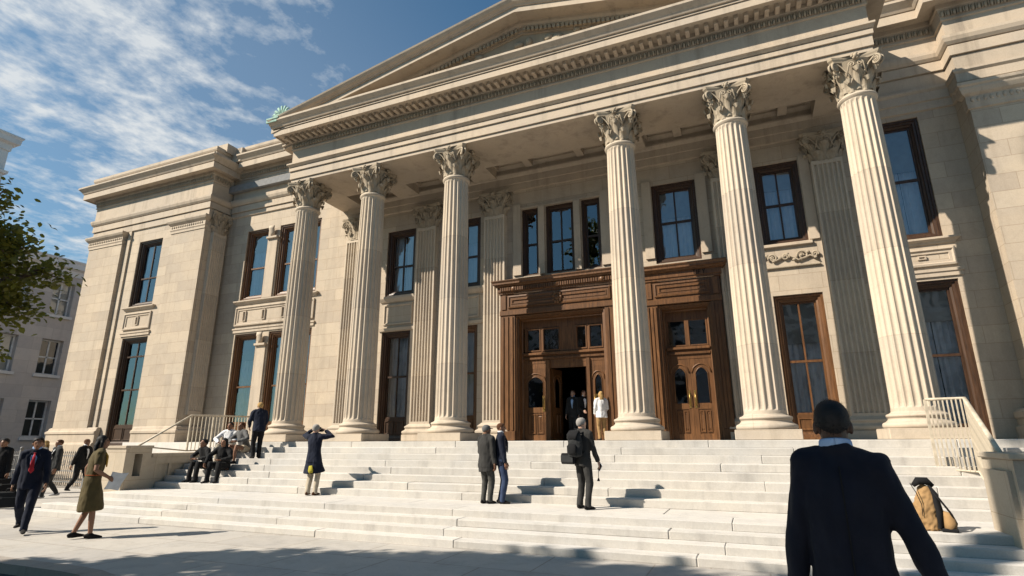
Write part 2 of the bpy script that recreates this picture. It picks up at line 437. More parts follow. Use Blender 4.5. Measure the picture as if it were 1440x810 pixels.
Y0 = 16.3      # wall behind the columns
YW = 15.3      # left wing front
WIN = [  # x0, x1, z0, z1, columns, rails (height fractions), curtain, panel height, wall y
    (-24.62,-23.10,7.38,10.40,2,(.42,),'sides',0,YW,'d'), (-24.62,-23.00,1.55,6.00,2,(.42,.82),None,.8,YW,'d'),
    (-19.15,-17.95,7.35,10.42,1,(.45,),'full',0,Y0,'w'), (-17.32,-16.32,7.35,10.42,1,(.45,),'full',0,Y0,'w'), (-16.0,-15.15,7.35,10.42,1,(.45,),'full',0,Y0,'w'),
    (-19.15,-17.95,1.70,5.92,1,(.42,),'full',.7,Y0,'w'), (-17.32,-16.32,1.70,5.92,1,(.42,),'full',.7,Y0,'w'), (-16.0,-15.15,1.70,5.92,1,(.42,),'full',.7,Y0,'w'),
    (-11.88,-10.66,6.76,9.28,2,(.45,),'full',0,Y0,'d'), (-11.92,-10.72,1.70,5.46,2,(.5,),'full',.75,Y0,'d'),
    (-9.25,-8.02,6.76,9.28,2,(.45,),'full',0,Y0,'d'), (-9.3,-8.1,1.70,5.44,2,(.5,),'full',.75,Y0,'w'),
    (-6.48,-5.90,6.90,9.26,1,(.48,),None,0,Y0,'d'), (-5.63,-4.68,6.90,9.26,2,(.48,),None,0,Y0,'d'), (-4.41,-3.80,6.90,9.26,1,(.48,),None,0,Y0,'d'),
    (-2.16,-.86,6.78,9.32,2,(.52,),'full',0,Y0,'d'),
    (.78,1.93,6.92,9.37,2,(.5,),'full',0,Y0,'d'), (.86,2.06,1.70,5.47,2,(.46,),'full',.62,Y0,'w'),
    (3.72,4.90,6.60,10.0,1,(.5,),'full',0,Y0,'d'), (3.72,5.0,1.70,5.50,1,(.5,),'full',.3,Y0,'d'),
]
DOORS = [(-6.62,-3.72,1.70,5.53), (-2.19,-.74,1.70,5.42)]

def walls():
    w = MB()
    wallsheet(w, -20.4, 5.75, 0, 11.4, Y0, [x[:4] for x in WIN if x[8] == Y0]+DOORS)
    part(w, 'front_wall', M['wall'])
    w = MB()
    wallsheet(w, -28.0, -20.4, 0, 11.4, YW, [x[:4] for x in WIN if x[8] == YW])
    w.add([(-28,YW,0),(-28,YW,11.4),(-28,34,11.4),(-28,34,0)], [(0,1,2,3)])
    w.add([(-20.4,YW,0),(-20.4,YW,11.4),(-20.4,Y0,11.4),(-20.4,Y0,0)], [(3,2,1,0)])
    # outer and inner flat pilasters, each with its cap
    for (a, b, pr) in ((-27.96,-25.62,.16), (-22.45,-20.42,.10)):
        w.box(a, b, YW-pr, YW+.02, 2.2, 10.9)
    w.box(-25.40,-25.22, YW-.07, YW+.02, 2.2, 11.0)
    part(w, 'wing_wall', M['wall'])
    for (a, b, pr) in ((-27.96,-25.62,.16), (-22.45,-20.42,.10)):
        c = MB()
        c.sweep([(a,YW),(a,YW-pr),(b,YW-pr),(b,YW)], [(0,10.40),(.03,10.41),(.03,10.50),(.06,10.56),(.05,10.60),(.05,10.74),(.14,10.84),(.18,10.92),(.18,10.98),(0,11.0)])
        for k in range(int((b-a)/.13)):
            x = a+.07+k*.13
            c.ball((x, YW-pr-.055, 10.67), (.045,.03,.06), 6, 4)
        part(c, 'pilaster_cap', M['trim'])
    # plinth of the wing and of the terrace
    p = MB()
    prof = [(.30,0),(.30,1.62),(.27,1.68),(.22,1.70),(.22,2.02),(.26,2.05),(.26,2.13),(.19,2.18),(.17,2.26),(.12,2.30),(0,2.30)]
    p.sweep([(-28,34),(-28,YW),(-24.95,YW)], prof); part(p, 'wing_plinth', M['trim']); p = MB(); p.sweep([(-22.72,YW),(-20.4,YW),(-20.4,Y0)], prof)
    p.box(-24.95,-22.72, YW-.12, YW-.005, 0, 1.5)
    part(p, 'wing_plinth', M['trim'])
    # right wing
    w = MB()
    w.box(5.75, 16, 15.7, 16.2, 0, 11.4); w.box(5.75, 7.05, 15.52, 15.69, 2.0, 10.2); w.box(5.75, 5.76, 16.2, 34, 0, 11.4)
    part(w, 'wing_wall', M['wall'])
    c = MB()
    c.sweep([(5.74,15.7),(5.74,15.52),(7.06,15.52),(7.06,15.7)], [(0,9.52),(.04,9.54),(.04,9.62),(.05,9.66),(.05,9.86),(.12,9.92),(.16,10.02),(.16,10.08),(.2,10.12),(.2,10.2),(0,10.22)])
    for k in range(10): c.ball((5.82+k*.128, 15.47, 9.76), (.045,.03,.075), 6, 4)
    part(c, 'pilaster_cap', M['trim'])
    p = MB()
    p.sweep([(5.75,Y0),(5.75,15.7),(16,15.7)], [(.32,0),(.32,1.95),(.26,2.0),(.26,2.12),(.3,2.16),(.3,2.28),(.2,2.36),(0,2.38)])
    part(p, 'wing_plinth', M['trim'])
    # floor of the portico and terrace, retaining wall
    f = MB()
    f.box(-20.4, -15.62, 13.32, Y0-.01, 0, FLOOR); f.box(-15.6, 4.58, 13.3, 16.62, 0, FLOOR-.006)
    f.box(4.6, 5.74, 11.1, Y0-.01, 0, FLOOR-.003)
    part(f, 'portico_floor', M['step'])
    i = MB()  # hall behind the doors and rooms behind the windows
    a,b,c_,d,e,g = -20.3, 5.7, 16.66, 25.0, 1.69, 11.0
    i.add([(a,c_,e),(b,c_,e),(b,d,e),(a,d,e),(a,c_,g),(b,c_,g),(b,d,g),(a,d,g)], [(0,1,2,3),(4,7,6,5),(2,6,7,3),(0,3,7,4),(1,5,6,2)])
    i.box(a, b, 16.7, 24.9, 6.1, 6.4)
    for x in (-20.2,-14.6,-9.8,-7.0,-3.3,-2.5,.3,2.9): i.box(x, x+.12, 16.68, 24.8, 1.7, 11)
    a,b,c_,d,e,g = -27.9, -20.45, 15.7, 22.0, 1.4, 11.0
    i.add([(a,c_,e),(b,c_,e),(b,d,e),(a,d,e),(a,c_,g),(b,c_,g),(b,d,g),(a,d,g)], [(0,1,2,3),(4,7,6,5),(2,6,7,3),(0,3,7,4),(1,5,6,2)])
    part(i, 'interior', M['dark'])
    r = MB()
    r.box(-27.8, -14.2, 16.0, 34, 12.3, 12.6); r.box(3.6, 16, 16.6, 34, 11.6, 12.4); r.box(-14.2, 3.6, 15.3, 34, 11.6, 11.9)
    part(r, 'roof', M['roof'])
walls()

def cloth(mb, x0, x1, z0, z1, y, amp=.035, per=.16):
    n = max(8, int((x1-x0)/.02)); ph = random.uniform(0, 6); v = []; f = []
    for k in range(n+1):
        x = x0+(x1-x0)*k/n
        q = math.sin(2*math.pi*x/per+ph)+.5*math.sin(2*math.pi*x/(per*.43)+1.3*ph)
        for z, s_ in ((z0, 1.25), ((z0+z1)/2, 1.0), (z1, .6)):
            v.append((x, y+amp*q*s_, z))
    for k in range(n):
        for j in range(2): f.append((k*3+j, (k+1)*3+j, (k+1)*3+j+1, k*3+j+1))
    mb.add(v, f, True)
def window(x0, x1, z0, z1, cols, rails, curtain, panel, y, tone):
    wm = M['wood'] if tone == 'w' else M['darkwood']
    big = x1-x0 > 1.0
    c = .17 if big else (.19 if x0 < -15 else .09)
    fr = MB()
    fr.frame(x0+.002, x1-.002, z0+.002, z1-.002, [(0,y+.30),(0,y+.05),(c*.35,y+.05),(c*.38,y+.09),(c*.7,y+.10),(c*.73,y+.14),(c,y+.16),(c,y+.30)])
    zb = z0+c
    if panel:
        xm = (x0+x1)/2
        fr.box(x0+c, x1-c, y+.18, y+.27, zb, z0+panel)
        for (a, b) in ((x0+c+.05, xm-.03), (xm+.03, x1-c-.05)):
            fr.frame(a, b, zb+.06, z0+panel-.08, [(0,y+.181),(0,y+.155),(.03,y+.155),(.045,y+.178)])
        zb = z0+panel
    o = part(fr, 'window', wm)
    s = MB(); i0, i1, j1 = x0+c, x1-c, z1-c
    s.frame(i0+.001, i1-.001, zb+.001, j1-.001, [(0,y+.255),(0,y+.20),(.045,y+.20),(.05,y+.215),(.05,y+.255)])
    for k in range(1, cols):
        x = i0+(i1-i0)*k/cols; s.box(x-.022, x+.022, y+.205, y+.25, zb+.05, j1-.05)
    for r in rails:
        z = zb+(j1-zb)*r; s.box(i0+.05, i1-.05, y+.195, y+.253, z-.032, z+.032)
    part(s, 'sash', wm, o)
    g = MB(); yp = y+.235
    g.add([(i0+.01,yp,zb+.01),(i1-.01,yp,zb+.01),(i1-.01,yp,j1-.01),(i0+.01,yp,j1-.01)], [(0,1,2,3)])
    part(g, 'pane', M['glass'], o)
    if curtain:
        q = MB(); w = i1-i0; yc = y+.36
        if curtain == 'full': cloth(q, i0-.08, i0+w*.49, zb-.05, j1+.1, yc); cloth(q, i0+w*.51, i1+.08, zb-.05, j1+.1, yc)
        elif curtain == 'sides': cloth(q, i0-.08, i0+w*.33, zb-.05, j1+.1, yc); cloth(q, i0+w*.7, i1+.08, zb-.05, j1+.1, yc)
        else: cloth(q, i0+w*.58, i1+.08, zb-.05, j1+.1, yc); cloth(q, i0-.08, i0+.06, zb-.05, j1+.1, yc)
        part(q, 'curtain', M['curtain'], o)
        if random.random() < .5:
            q = MB(); q.box(i0-.03, i1+.03, y+.275, y+.285, j1-(j1-zb)*random.uniform(.18,.45), j1+.05); part(q, 'blind', M['blind'], o)
    return o
for a in WIN: window(*a)

# ---- columns
def flute_ring(r, d, n=20, k=7):
    pts = []
    for i in range(n):
        a0 = 2*math.pi*i/n; da = 2*math.pi/n
        for j in range(k):
            t = j/k
            u = 0 if t < .14 else (t-.14)/.86
            rr = r - d*math.sin(math.pi*u)**.62 if t >= .14 else r
            pts.append((rr*math.cos(a0+da*t), rr*math.sin(a0+da*t)))
    return pts
def shaft_mesh():
    mb = MB(); H0, H1 = .52, 7.88; rings = []
    zs = [H0, H0+.03, H0+.10, H0+.14, H0+.2, H0+.28]+[H0+.28+(H1-.5-H0-.28)*i/12 for i in range(1, 13)]+[H1-.30,H1-.24,H1-.20,H1-.14,H1-.13]
    for z in zs:
        t = (z-H0)/(H1-H0)
        r = .445-.075*(t**1.6)
        e = min(1, max(0, (z-H0-.10)/.16), max(0, (H1-.16-z)/.12))
        e = math.sqrt(max(0, 1-(1-e)**2))
        if z < H0+.05: r += .03*(1-(z-H0)/.05)**2
        rings.append([(x, y, z) for x, y in flute_ring(r, .046*e)])
    n = len(rings[0]); v = [p for r in rings for p in r]; f = []
    for i in range(len(rings)-1):
        for k in range(n): f.append((i*n+k, i*n+(k+1)%n, (i+1)*n+(k+1)%n, (i+1)*n+k))
    mb.add(v, f, False)
    rt = .372
    mb.lathe([(rt,H1-.13),(rt+.01,H1-.12),(rt+.045,H1-.09),(rt+.055,H1-.06),(rt+.045,H1-.03),(rt+.01,H1-.01),(rt,H1)], 40)
    return mb
def base_mesh():
    mb = MB(); mb.cbox(-.66,.66,-.66,.66, 0, .215, .012)
    pr = [(.60,.215)]
    pr += [(.595+.045*math.cos(a), .275+.06*math.sin(a)) for a in [R(-90+18*i) for i in range(11)]]
    pr += [(.575,.345),(.555,.36),(.53,.385),(.525,.405),(.54,.43),(.55,.435)]
    pr += [(.525+.028*math.cos(a), .468+.033*math.sin(a)) for a in [R(-80+20*i) for i in range(9)]]
    pr += [(.50,.508),(.485,.522),(.40,.523)]
    mb.lathe(pr, 56); return mb
def leaf(mb, ang, r0, z0, h, w, lean=.10, curl=.11, tilt=0):
    nu, nv = 7, 9; v = []; f = []
    ca, sa = math.cos(ang), math.sin(ang)
    for j in range(nv):
        t = j/(nv-1)
        tt = min(t, .80)/.80
        if t <= .80:
            rr = r0+.015+lean*tt**2.2; zz = z0+h*tt
        else:
            a = (t-.80)/.20*R(150)
            rr = r0+.015+lean+curl*.5*math.sin(a)*1.25; zz = z0+h-(1-math.cos(a))*curl*.55
        ww = w*(.55+.45*math.sin(math.pi*min(1, .12+t*.85)))*(1-.30*abs(math.sin(t*math.pi*3.5)))
        if t > .93: ww *= .6
        for i in range(nu):
            u = i/(nu-1)*2-1
            rad = rr - .045*abs(u)**1.5*(1-t*.4) + .022*(1-abs(u))**2 - (.012 if i % 2 else 0)
            x = u*ww
            v.append((rad*ca-x*sa, rad*sa+x*ca, zz-.02*abs(u)))
    for j in range(nv-1):
        for i in range(nu-1): f.append((j*nu+i, j*nu+i+1, (j+1)*nu+i+1, (j+1)*nu+i))
    mb.add(v, f, False)
def spiral(c, ux, uz, r0, turns=1.75, n=26, a0=math.pi, rmin=.18):
    return [Vector(c)+Vector(ux)*(r0*(1-(1-rmin)*(i/n))*math.cos(a0-2*math.pi*turns*i/n))+Vector(uz)*(r0*(1-(1-rmin)*(i/n))*math.sin(a0-2*math.pi*turns*i/n)) for i in range(n+1)]
def capital_mesh(H=.90, r=.372, full=True):
    mb = MB()
    bell = [(r,0),(r-.01,.10*H),(r,.4*H),(r+.05,.66*H),(r+.13,.80*H),(r+.16,.86*H)]
    mb.lathe(bell, 32)
    for k in range(8): leaf(mb, 2*math.pi*(k+.5)/8, r+.005, .0, .36*H, .155, lean=.10, curl=.13)
    for k in range(8): leaf(mb, 2*math.pi*k/8, r+.0, .05, .60*H, .15, lean=.15, curl=.14)
    for k in range(4):       # corner volutes, a pair of ribbons each
        a = math.pi/4+k*math.pi/2; d = Vector((math.cos(a), math.sin(a), 0)); s = Vector((-d.y, d.x, 0)); up = Vector((0,0,1))
        for sg in (-1, 1):
            c = d*(r+.265)+s*(sg*.045)+up*(.735*H)
            sp = spiral(c, d, up, .115, 1.9, 30, R(100))
            stem = [d*(r+.02)+s*(sg*.20)+up*(.38*H), d*(r+.06)+s*(sg*.17)+up*(.55*H), d*(r+.13)+s*(sg*.11)+up*(.73*H)]
            mb.tube(stem+sp, [.020]*3+[.030-.012*i/30 for i in range(31)], 6, side=s)
            mb.ball(c, .035, 6, 4)
        leaf(mb, a, r+.02, .22*H, .46*H, .10, lean=.20, curl=.10)
        # inner helices on each face
        a2 = k*math.pi/2; d2 = Vector((math.cos(a2), math.sin(a2), 0)); s2 = Vector((-d2.y, d2.x, 0))
        for sg in (-1, 1):
            c = d2*(r+.14)+s2*(sg*.085)+up*(.72*H)
            sp = spiral(c, s2*sg*-1, up, .07, 1.5, 20, R(200))
            mb.tube([d2*(r+.04)+s2*(sg*.20)+up*(.45*H), d2*(r+.10)+s2*(sg*.17)+up*(.62*H)]+sp, .018, 5, side=d2)
        c = d2*(r+.20)+up*(.92*H)
        mb.ball(c, (.05,.05,.06), 8, 5)
        for q in range(6):
            aa = 2*math.pi*q/6; mb.ball(c+s2*(.065*math.cos(aa))+up*(.06*math.sin(aa))-d2*.01, .034, 6, 4)
    # abacus with hollowed sides and cut corners
    out = []
    for k in range(4):
        a = math.pi/4+k*math.pi/2
        p = Vector((math.cos(a), math.sin(a))); s = Vector((-p.y, p.x)); R0 = r+.36
        A = p*R0-s*.06; B = p*R0+s*.06; C = Vector((math.cos(a+math.pi/2), math.sin(a+math.pi/2)))*R0+Vector((math.sin(a+math.pi/2), -math.cos(a+math.pi/2)))*.06
        out.append(A)
        m = (B+C)/2; nrm = m.normalized()
        for i in range(9):
            t = i/8; out.append(B.lerp(C, t)-nrm*(.115*math.sin(math.pi*t)))
    for (z0, z1, k0, k1) in ((.86,.90,.93,.95),(.90,.945,.95,1.0),(.945,1.0,1.0,1.02)):
        n = len(out)
        mb.add([(q.x*k0, q.y*k0, z0*H) for q in out]+[(q.x*k1, q.y*k1, z1*H) for q in out], [tuple(range(n-1,-1,-1)), tuple(range(n,2*n))]+[(i,(i+1)%n,n+(i+1)%n,n+i) for i in range(n)])
    return mb
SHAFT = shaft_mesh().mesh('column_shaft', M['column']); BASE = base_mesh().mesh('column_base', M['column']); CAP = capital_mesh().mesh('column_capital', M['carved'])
COLX = (-13.68, -10.9, -7.75, -2.6, .27, 3.12); YC = 14.0
for x in COLX:
    o = link('column', SHAFT, CH, (x+5.2, YC-Y0, FLOOR))
    o['group'] = 'fluted columns of the portico'
    link('base', BASE, o); link('capital', CAP, o, (0,0,7.88))

# ---- pilasters on the wall behind
def pilaster_mesh(w, d, H0, H1, n=6):
    mb = MB(); out = []
    fw = w/(n+.25)
    out.append((-w/2, 0)); out.append((-w/2, -d*.35)); out.append((-w/2+.02, -d*.37)); out.append((-w/2+.02, -d))
    x = -w/2+.06; fw = (w-.12)/n
    for i in range(n):
        out.append((x+fw*.12, -d))
        for j in range(1, 6):
            t = j/6; out.append((x+fw*(.12+.76*t), -d+.05*math.sin(math.pi*t)**.6))
        out.append((x+fw*.88, -d)); x += fw
    out += [(w/2-.02, -d), (w/2-.02, -d*.37), (w/2, -d*.35), (w/2, 0)]
    m = len(out)
    mb.add([(x,y,H0) for x,y in out]+[(x,y,H1) for x,y in out], [(i,i+1,m+i+1,m+i) for i in range(m-1)])
    mb.box(-w/2+.021, w/2-.021, -d-.001, -.001, H0-.02, H0+.12); mb.box(-w/2+.021, w/2-.021, -d-.001, -.001, H1-.10, H1+.02)
    return mb
def pilaster_base(w, d):
    mb = MB()
    mb.cbox(-w/2-.16, w/2+.16, -d-.17, 0, 0, .21, .012)
    mb.sweep([(-w/2,0),(-w/2,-d),(w/2,-d),(w/2,0)], [(.12,.21),(.15,.24),(.16,.28),(.15,.32),(.11,.34),(.08,.37),(.08,.40),(.10,.43),(.10,.46),(.06,.49),(.03,.52),(0,.55)])
    return mb
PSH = pilaster_mesh(.80, .20, .5, 7.42).mesh('pilaster_shaft', M['column']); PBS = pilaster_base(.80,.20).mesh('pilaster_base', M['column'])
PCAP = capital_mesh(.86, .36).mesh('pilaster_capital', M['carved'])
for x in (-13.28, -10.1, -7.42, -.02, 2.62):
    o = link('pilaster', PSH, CH, (x+5.2, 0, FLOOR)); o['group'] = 'fluted pilasters on the wall behind the columns'
    link('base', PBS, o)
    c = link('capital', PCAP, o, (0,-.02,7.42)); c.scale = (1.06,.55,1)
o = link('pilaster', PSH, CH, (-20.40+5.2, 15.83-Y0, 2.2)); o.rotation_euler = (0,0,R(90)); o.scale = (.82,.8,1.09)
c = link('capital', PCAP, o, (0,-.02,7.42)); c.scale = (1.06,.55,1)
# ---- portico entablature and pediment
EX0, EX1, EY = -14.1, 3.51, 13.5
def eggs(mb, a, b, z, h, w=.11, depth=.05):
    a = Vector((*a[:2],0)); b = Vector((*b[:2],0)); d = b-a; n = int(d.length/w); d.normalize()
    for k in range(n):
        p = a+d*((k+.5)*w)
        mb.ball((p.x, p.y, z), (w*.36 if abs(d.x) > .5 else depth, depth if abs(d.x) > .5 else w*.36, h/2), 6, 4)
        q = p+d*(w*.5)
        mb.obox((q.x, q.y, z), d*(w*.07), Vector((-d.y,d.x,0))*(depth*.8), (0,0,h*.45))
def portico_top():
    e = MB()
    path = [(EX0,Y0+.25),(EX0,EY),(EX1,EY),(EX1,Y0+.25)]
    prof = [(-1.7,10.96),(-1.7,10.48),(0,10.48),(0,10.58),(-.02,10.582),(-.02,10.596),(.045,10.598),(.045,10.862),(.02,10.864),(.02,10.88),(.09,10.882),(.09,11.01),(.06,11.013),(.06,11.03),(.10,11.032),(.15,11.09),(.18,11.10),(.18,11.15),(.03,11.17),
            (.03,11.70),(.07,11.715),(.07,11.75),(.05,11.76),(.09,11.98),(.13,12.00),(.13,12.115)]
    e.sweep(path, prof, kx=.62)
    part(e, 'entablature', M['trim'])
    c = MB()
    prof = [(.10,12.118),(.60,12.118),(.60,12.06),(.63,12.06),(.63,12.25),(.61,12.252),(.61,12.27),(.66,12.272),(.66,12.31),(.64,12.312),(.64,12.33),(.70,12.34),(.74,12.42),(.82,12.50),(.85,12.53),(.85,12.60),(.3,12.66),(.3,12.3)]
    c.sweep(path, prof, kx=.62)
    part(c, 'cornice', M['trim'])
    eg = MB()
    eggs(eg, (EX0-.04, EY-.09), (EX1+.04, EY-.09), 11.865, .19, .115, .045)
    part(eg, 'egg_and_dart', M['carved']); eg = MB()
    eggs(eg, (EX0-.06, EY+2.6), (EX0-.06, EY), 11.865, .19, .115, .045)
    part(eg, 'egg_and_dart', M['carved']); eg = MB()
    eggs(eg, (EX1+.06, EY), (EX1+.06, EY+2.6), 11.865, .19, .115, .045)
    part(eg, 'egg_and_dart', M['carved'])
    md = MB(); md.cbox(-.055, .055, -.42, -.132, 12.0, 12.117, .012)
    me = md.mesh('modillion', M['trim']); n = 74; st = (EX1-EX0+.1)/n
    for k in range(n+1): link('modillion', me, CH, (EX0-.05+st*k+5.2, EY-Y0, 0))
    for k in range(9):
        for xx, sg in ((EX0+.04, -1), (EX1-.04, 1)):
            o = link('modillion', me, CH, (xx+5.2, EY+.1+k*.285-Y0, 0)); o.rotation_euler = (0,0,R(90*sg)); o.scale = (1,.62,1)
    # ceiling with cross beams
    cl = MB(); cl.box(EX0+1.0, EX1-1.0, 15.1, Y0+.2, 10.951, 11.2)
    cl.box(EX0+.02, EX0+1.2, 15.1, Y0+.1, 10.9, 11.2); cl.box(EX1-1.2, EX1-.02, 15.1, Y0+.1, 10.9, 11.2)
    for a in COLX[1:-1]:
        cl.box(a-.42, a+.42, 15.21, Y0-.20, 10.49, 10.95)
        cl.box(a-.50, a+.50, 15.205, Y0-.21, 10.80, 10.949)
    for a in (-12.3,-9.3,-6.1,-4.3,-1.2,1.7): cl.box(a-.12, a+.12, 15.205, Y0-.21, 10.72, 10.949)
    part(cl, 'portico_ceiling', M['trim'])
    wl = MB()
    wl.sweep([(EX0+.35,Y0),(EX1-.3,Y0)], [(0,9.98),(.10,9.985),(.10,10.22),(.13,10.23),(.13,10.46),(.17,10.50),(.21,10.56),(.21,10.62),(.12,10.64),(.12,10.80),(.2,10.9),(.2,10.955)])
    part(wl, 'wall_architrave', M['trim'])
    # pediment
    AX, SL = -5.3, .2044; xl = EX0-.50; zt0 = 12.79+SL*(xl+13.6)
    tp = MB(); h = 12.62
    zap = zt0+SL*(AX-xl)-.6
    tp.add([(xl+.5,EY+.02,h),(EX1+.0,EY+.02,h),(AX,EY+.02,zap+.1),(xl+.5,EY+1.8,h),(EX1,EY+1.8,h),(AX,EY+1.8,zap+.1)], [(0,1,2),(5,4,3),(0,2,5,3),(1,4,5,2)])
    # relief carving in the tympanum
    rnd = random.Random(5)
    for k in range(34):
        x = AX+rnd.uniform(-4.6, 4.6); top = zap-.15-SL*abs(x-AX)
        if top-h < .15: continue
        z = rnd.uniform(h+.05, top)
        tp.ball((x, EY, z), (rnd.uniform(.10,.25), .09, rnd.uniform(.07,.18)), 8, 5)
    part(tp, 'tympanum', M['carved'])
    rk = MB()
    prof = [(12.62,0),(12.64,-.05),(12.70,-.13),(12.78,-.18),(12.80,-.215),(12.84,-.22),(12.84,-.40),(12.87,-.40),(12.87,-.36),(13.30,-.36),(13.31,-.44),(13.36,-.52),(13.40,-.54),(13.40,-.62),(13.47,-.63),(13.47,-.70),(15.0,-.70),(15.0,0)]
    for sg in (1, -1):
        xs = xl if sg > 0 else 2*AX-xl
        v = []
        for xx in (xs, AX):
            for (y, nz) in prof: v.append((xx, y, zt0+SL*abs(xx-xs)+nz))
        q = len(prof); f = [(j, j+1, q+j+1, q+j) if sg < 0 else (q+j, q+j+1, j+1, j) for j in range(q)]
        f = [tuple(i if (i % q, i//q) else i for i in g) for g in f]
        f = []
        for j in range(q):
            k = (j+1) % q
            f.append((j, q+j, q+k, k) if sg > 0 else (k, q+k, q+j, j))
        f.append(tuple(range(q)) if sg > 0 else tuple(range(q-1,-1,-1)))
        rk.add(v, f)
    part(rk, 'raking_cornice', M['trim'])
    for sg in (1, -1):
        dn = MB()
        for k in range(1, 62):
            x = AX-sg*k*.135; z = zt0+SL*(AX-xl)-SL*k*.135-.62
            if z-.08 < 12.62: continue
            dn.box(x-.045, x+.045, 13.33, 13.42, z-.06, z+.07)
        part(dn, 'dentils', M['carved'])
    # verdigris corner ornament and flashing
    ac = MB()
    ac.box(EX0-.56, EX0-.02, 12.62, 13.4, 12.602, 12.66)
    ac.box(EX0-.58, EX0-.10, 12.645, 12.70, 12.50, 12.61)
    ac.cbox(EX0-.42, EX0+.02, 12.75, 13.15, 12.66, 12.86, .03)
    ctr = Vector((EX0-.2, 12.95, 12.86))
    for k in range(7):
        a = R(-66+22*k); d = Vector((math.sin(a), 0, math.cos(a))); l = .46*(1-.045*abs(k-3)**1.5)
        ac.tube([ctr, ctr+d*l*.5+Vector((0,-.03,0)), ctr+d*l*.85+Vector((.02*(k-3),-.05,0)), ctr+d*l+Vector((.035*(k-3),-.02,-.04))], [(.02,.03),(.05,.025),(.05,.025),(.015,.015)], 6, side=(d.z,0,-d.x))
    for sg in (-1, 1):
        ac.tube([ctr+Vector((0,-.05,.02))]+spiral(ctr+Vector((sg*.19,-.05,.09)), (sg,0,0), (0,0,1), .09, 1.4, 18, R(190)), .024, 6, side=(0,1,0))
    o = part(ac, 'corner_ornament', M['copper']); o['label'] = 'green verdigris copper ornament on the pediment corner'
portico_top()

def wing_prof(dz0=0.0, dzf=0.0, bot=11.0):
    a = [(0,bot),(.06,bot+.02),(.06,11.3+dz0),(.03,11.302+dz0),(.03,11.325+dz0),(.11,11.33+dz0),(.11,11.60+dz0),(.08,11.602+dz0),(.08,11.625+dz0),(.13,11.63+dz0),(.18,11.70+dz0),(.21,11.80+dz0),(.21,11.88+dz0),(.10,11.90+dz0)]
    q = dz0+dzf
    b = [(.10,12.40+q),(.14,12.42+q),(.14,12.46+q),(.12,12.47+q),(.17,12.72+q),(.21,12.74+q),(.21,12.86+q)]
    c = [(.20,12.862+q),(.52,12.862+q),(.52,12.80+q),(.55,12.80+q),(.55,13.05+q),(.52,13.052+q),(.52,13.075+q),(.57,13.08+q),(.62,13.17+q),(.72,13.28+q),(.74,13.30+q),(.74,13.37+q),(.30,13.42+q),(.30,13.72+q),(.33,13.73+q),(.36,13.80+q),(.36,13.92+q),(0,13.94+q),(-1.2,13.94+q),(-1.2,12.9+q)]
    return a+b, c
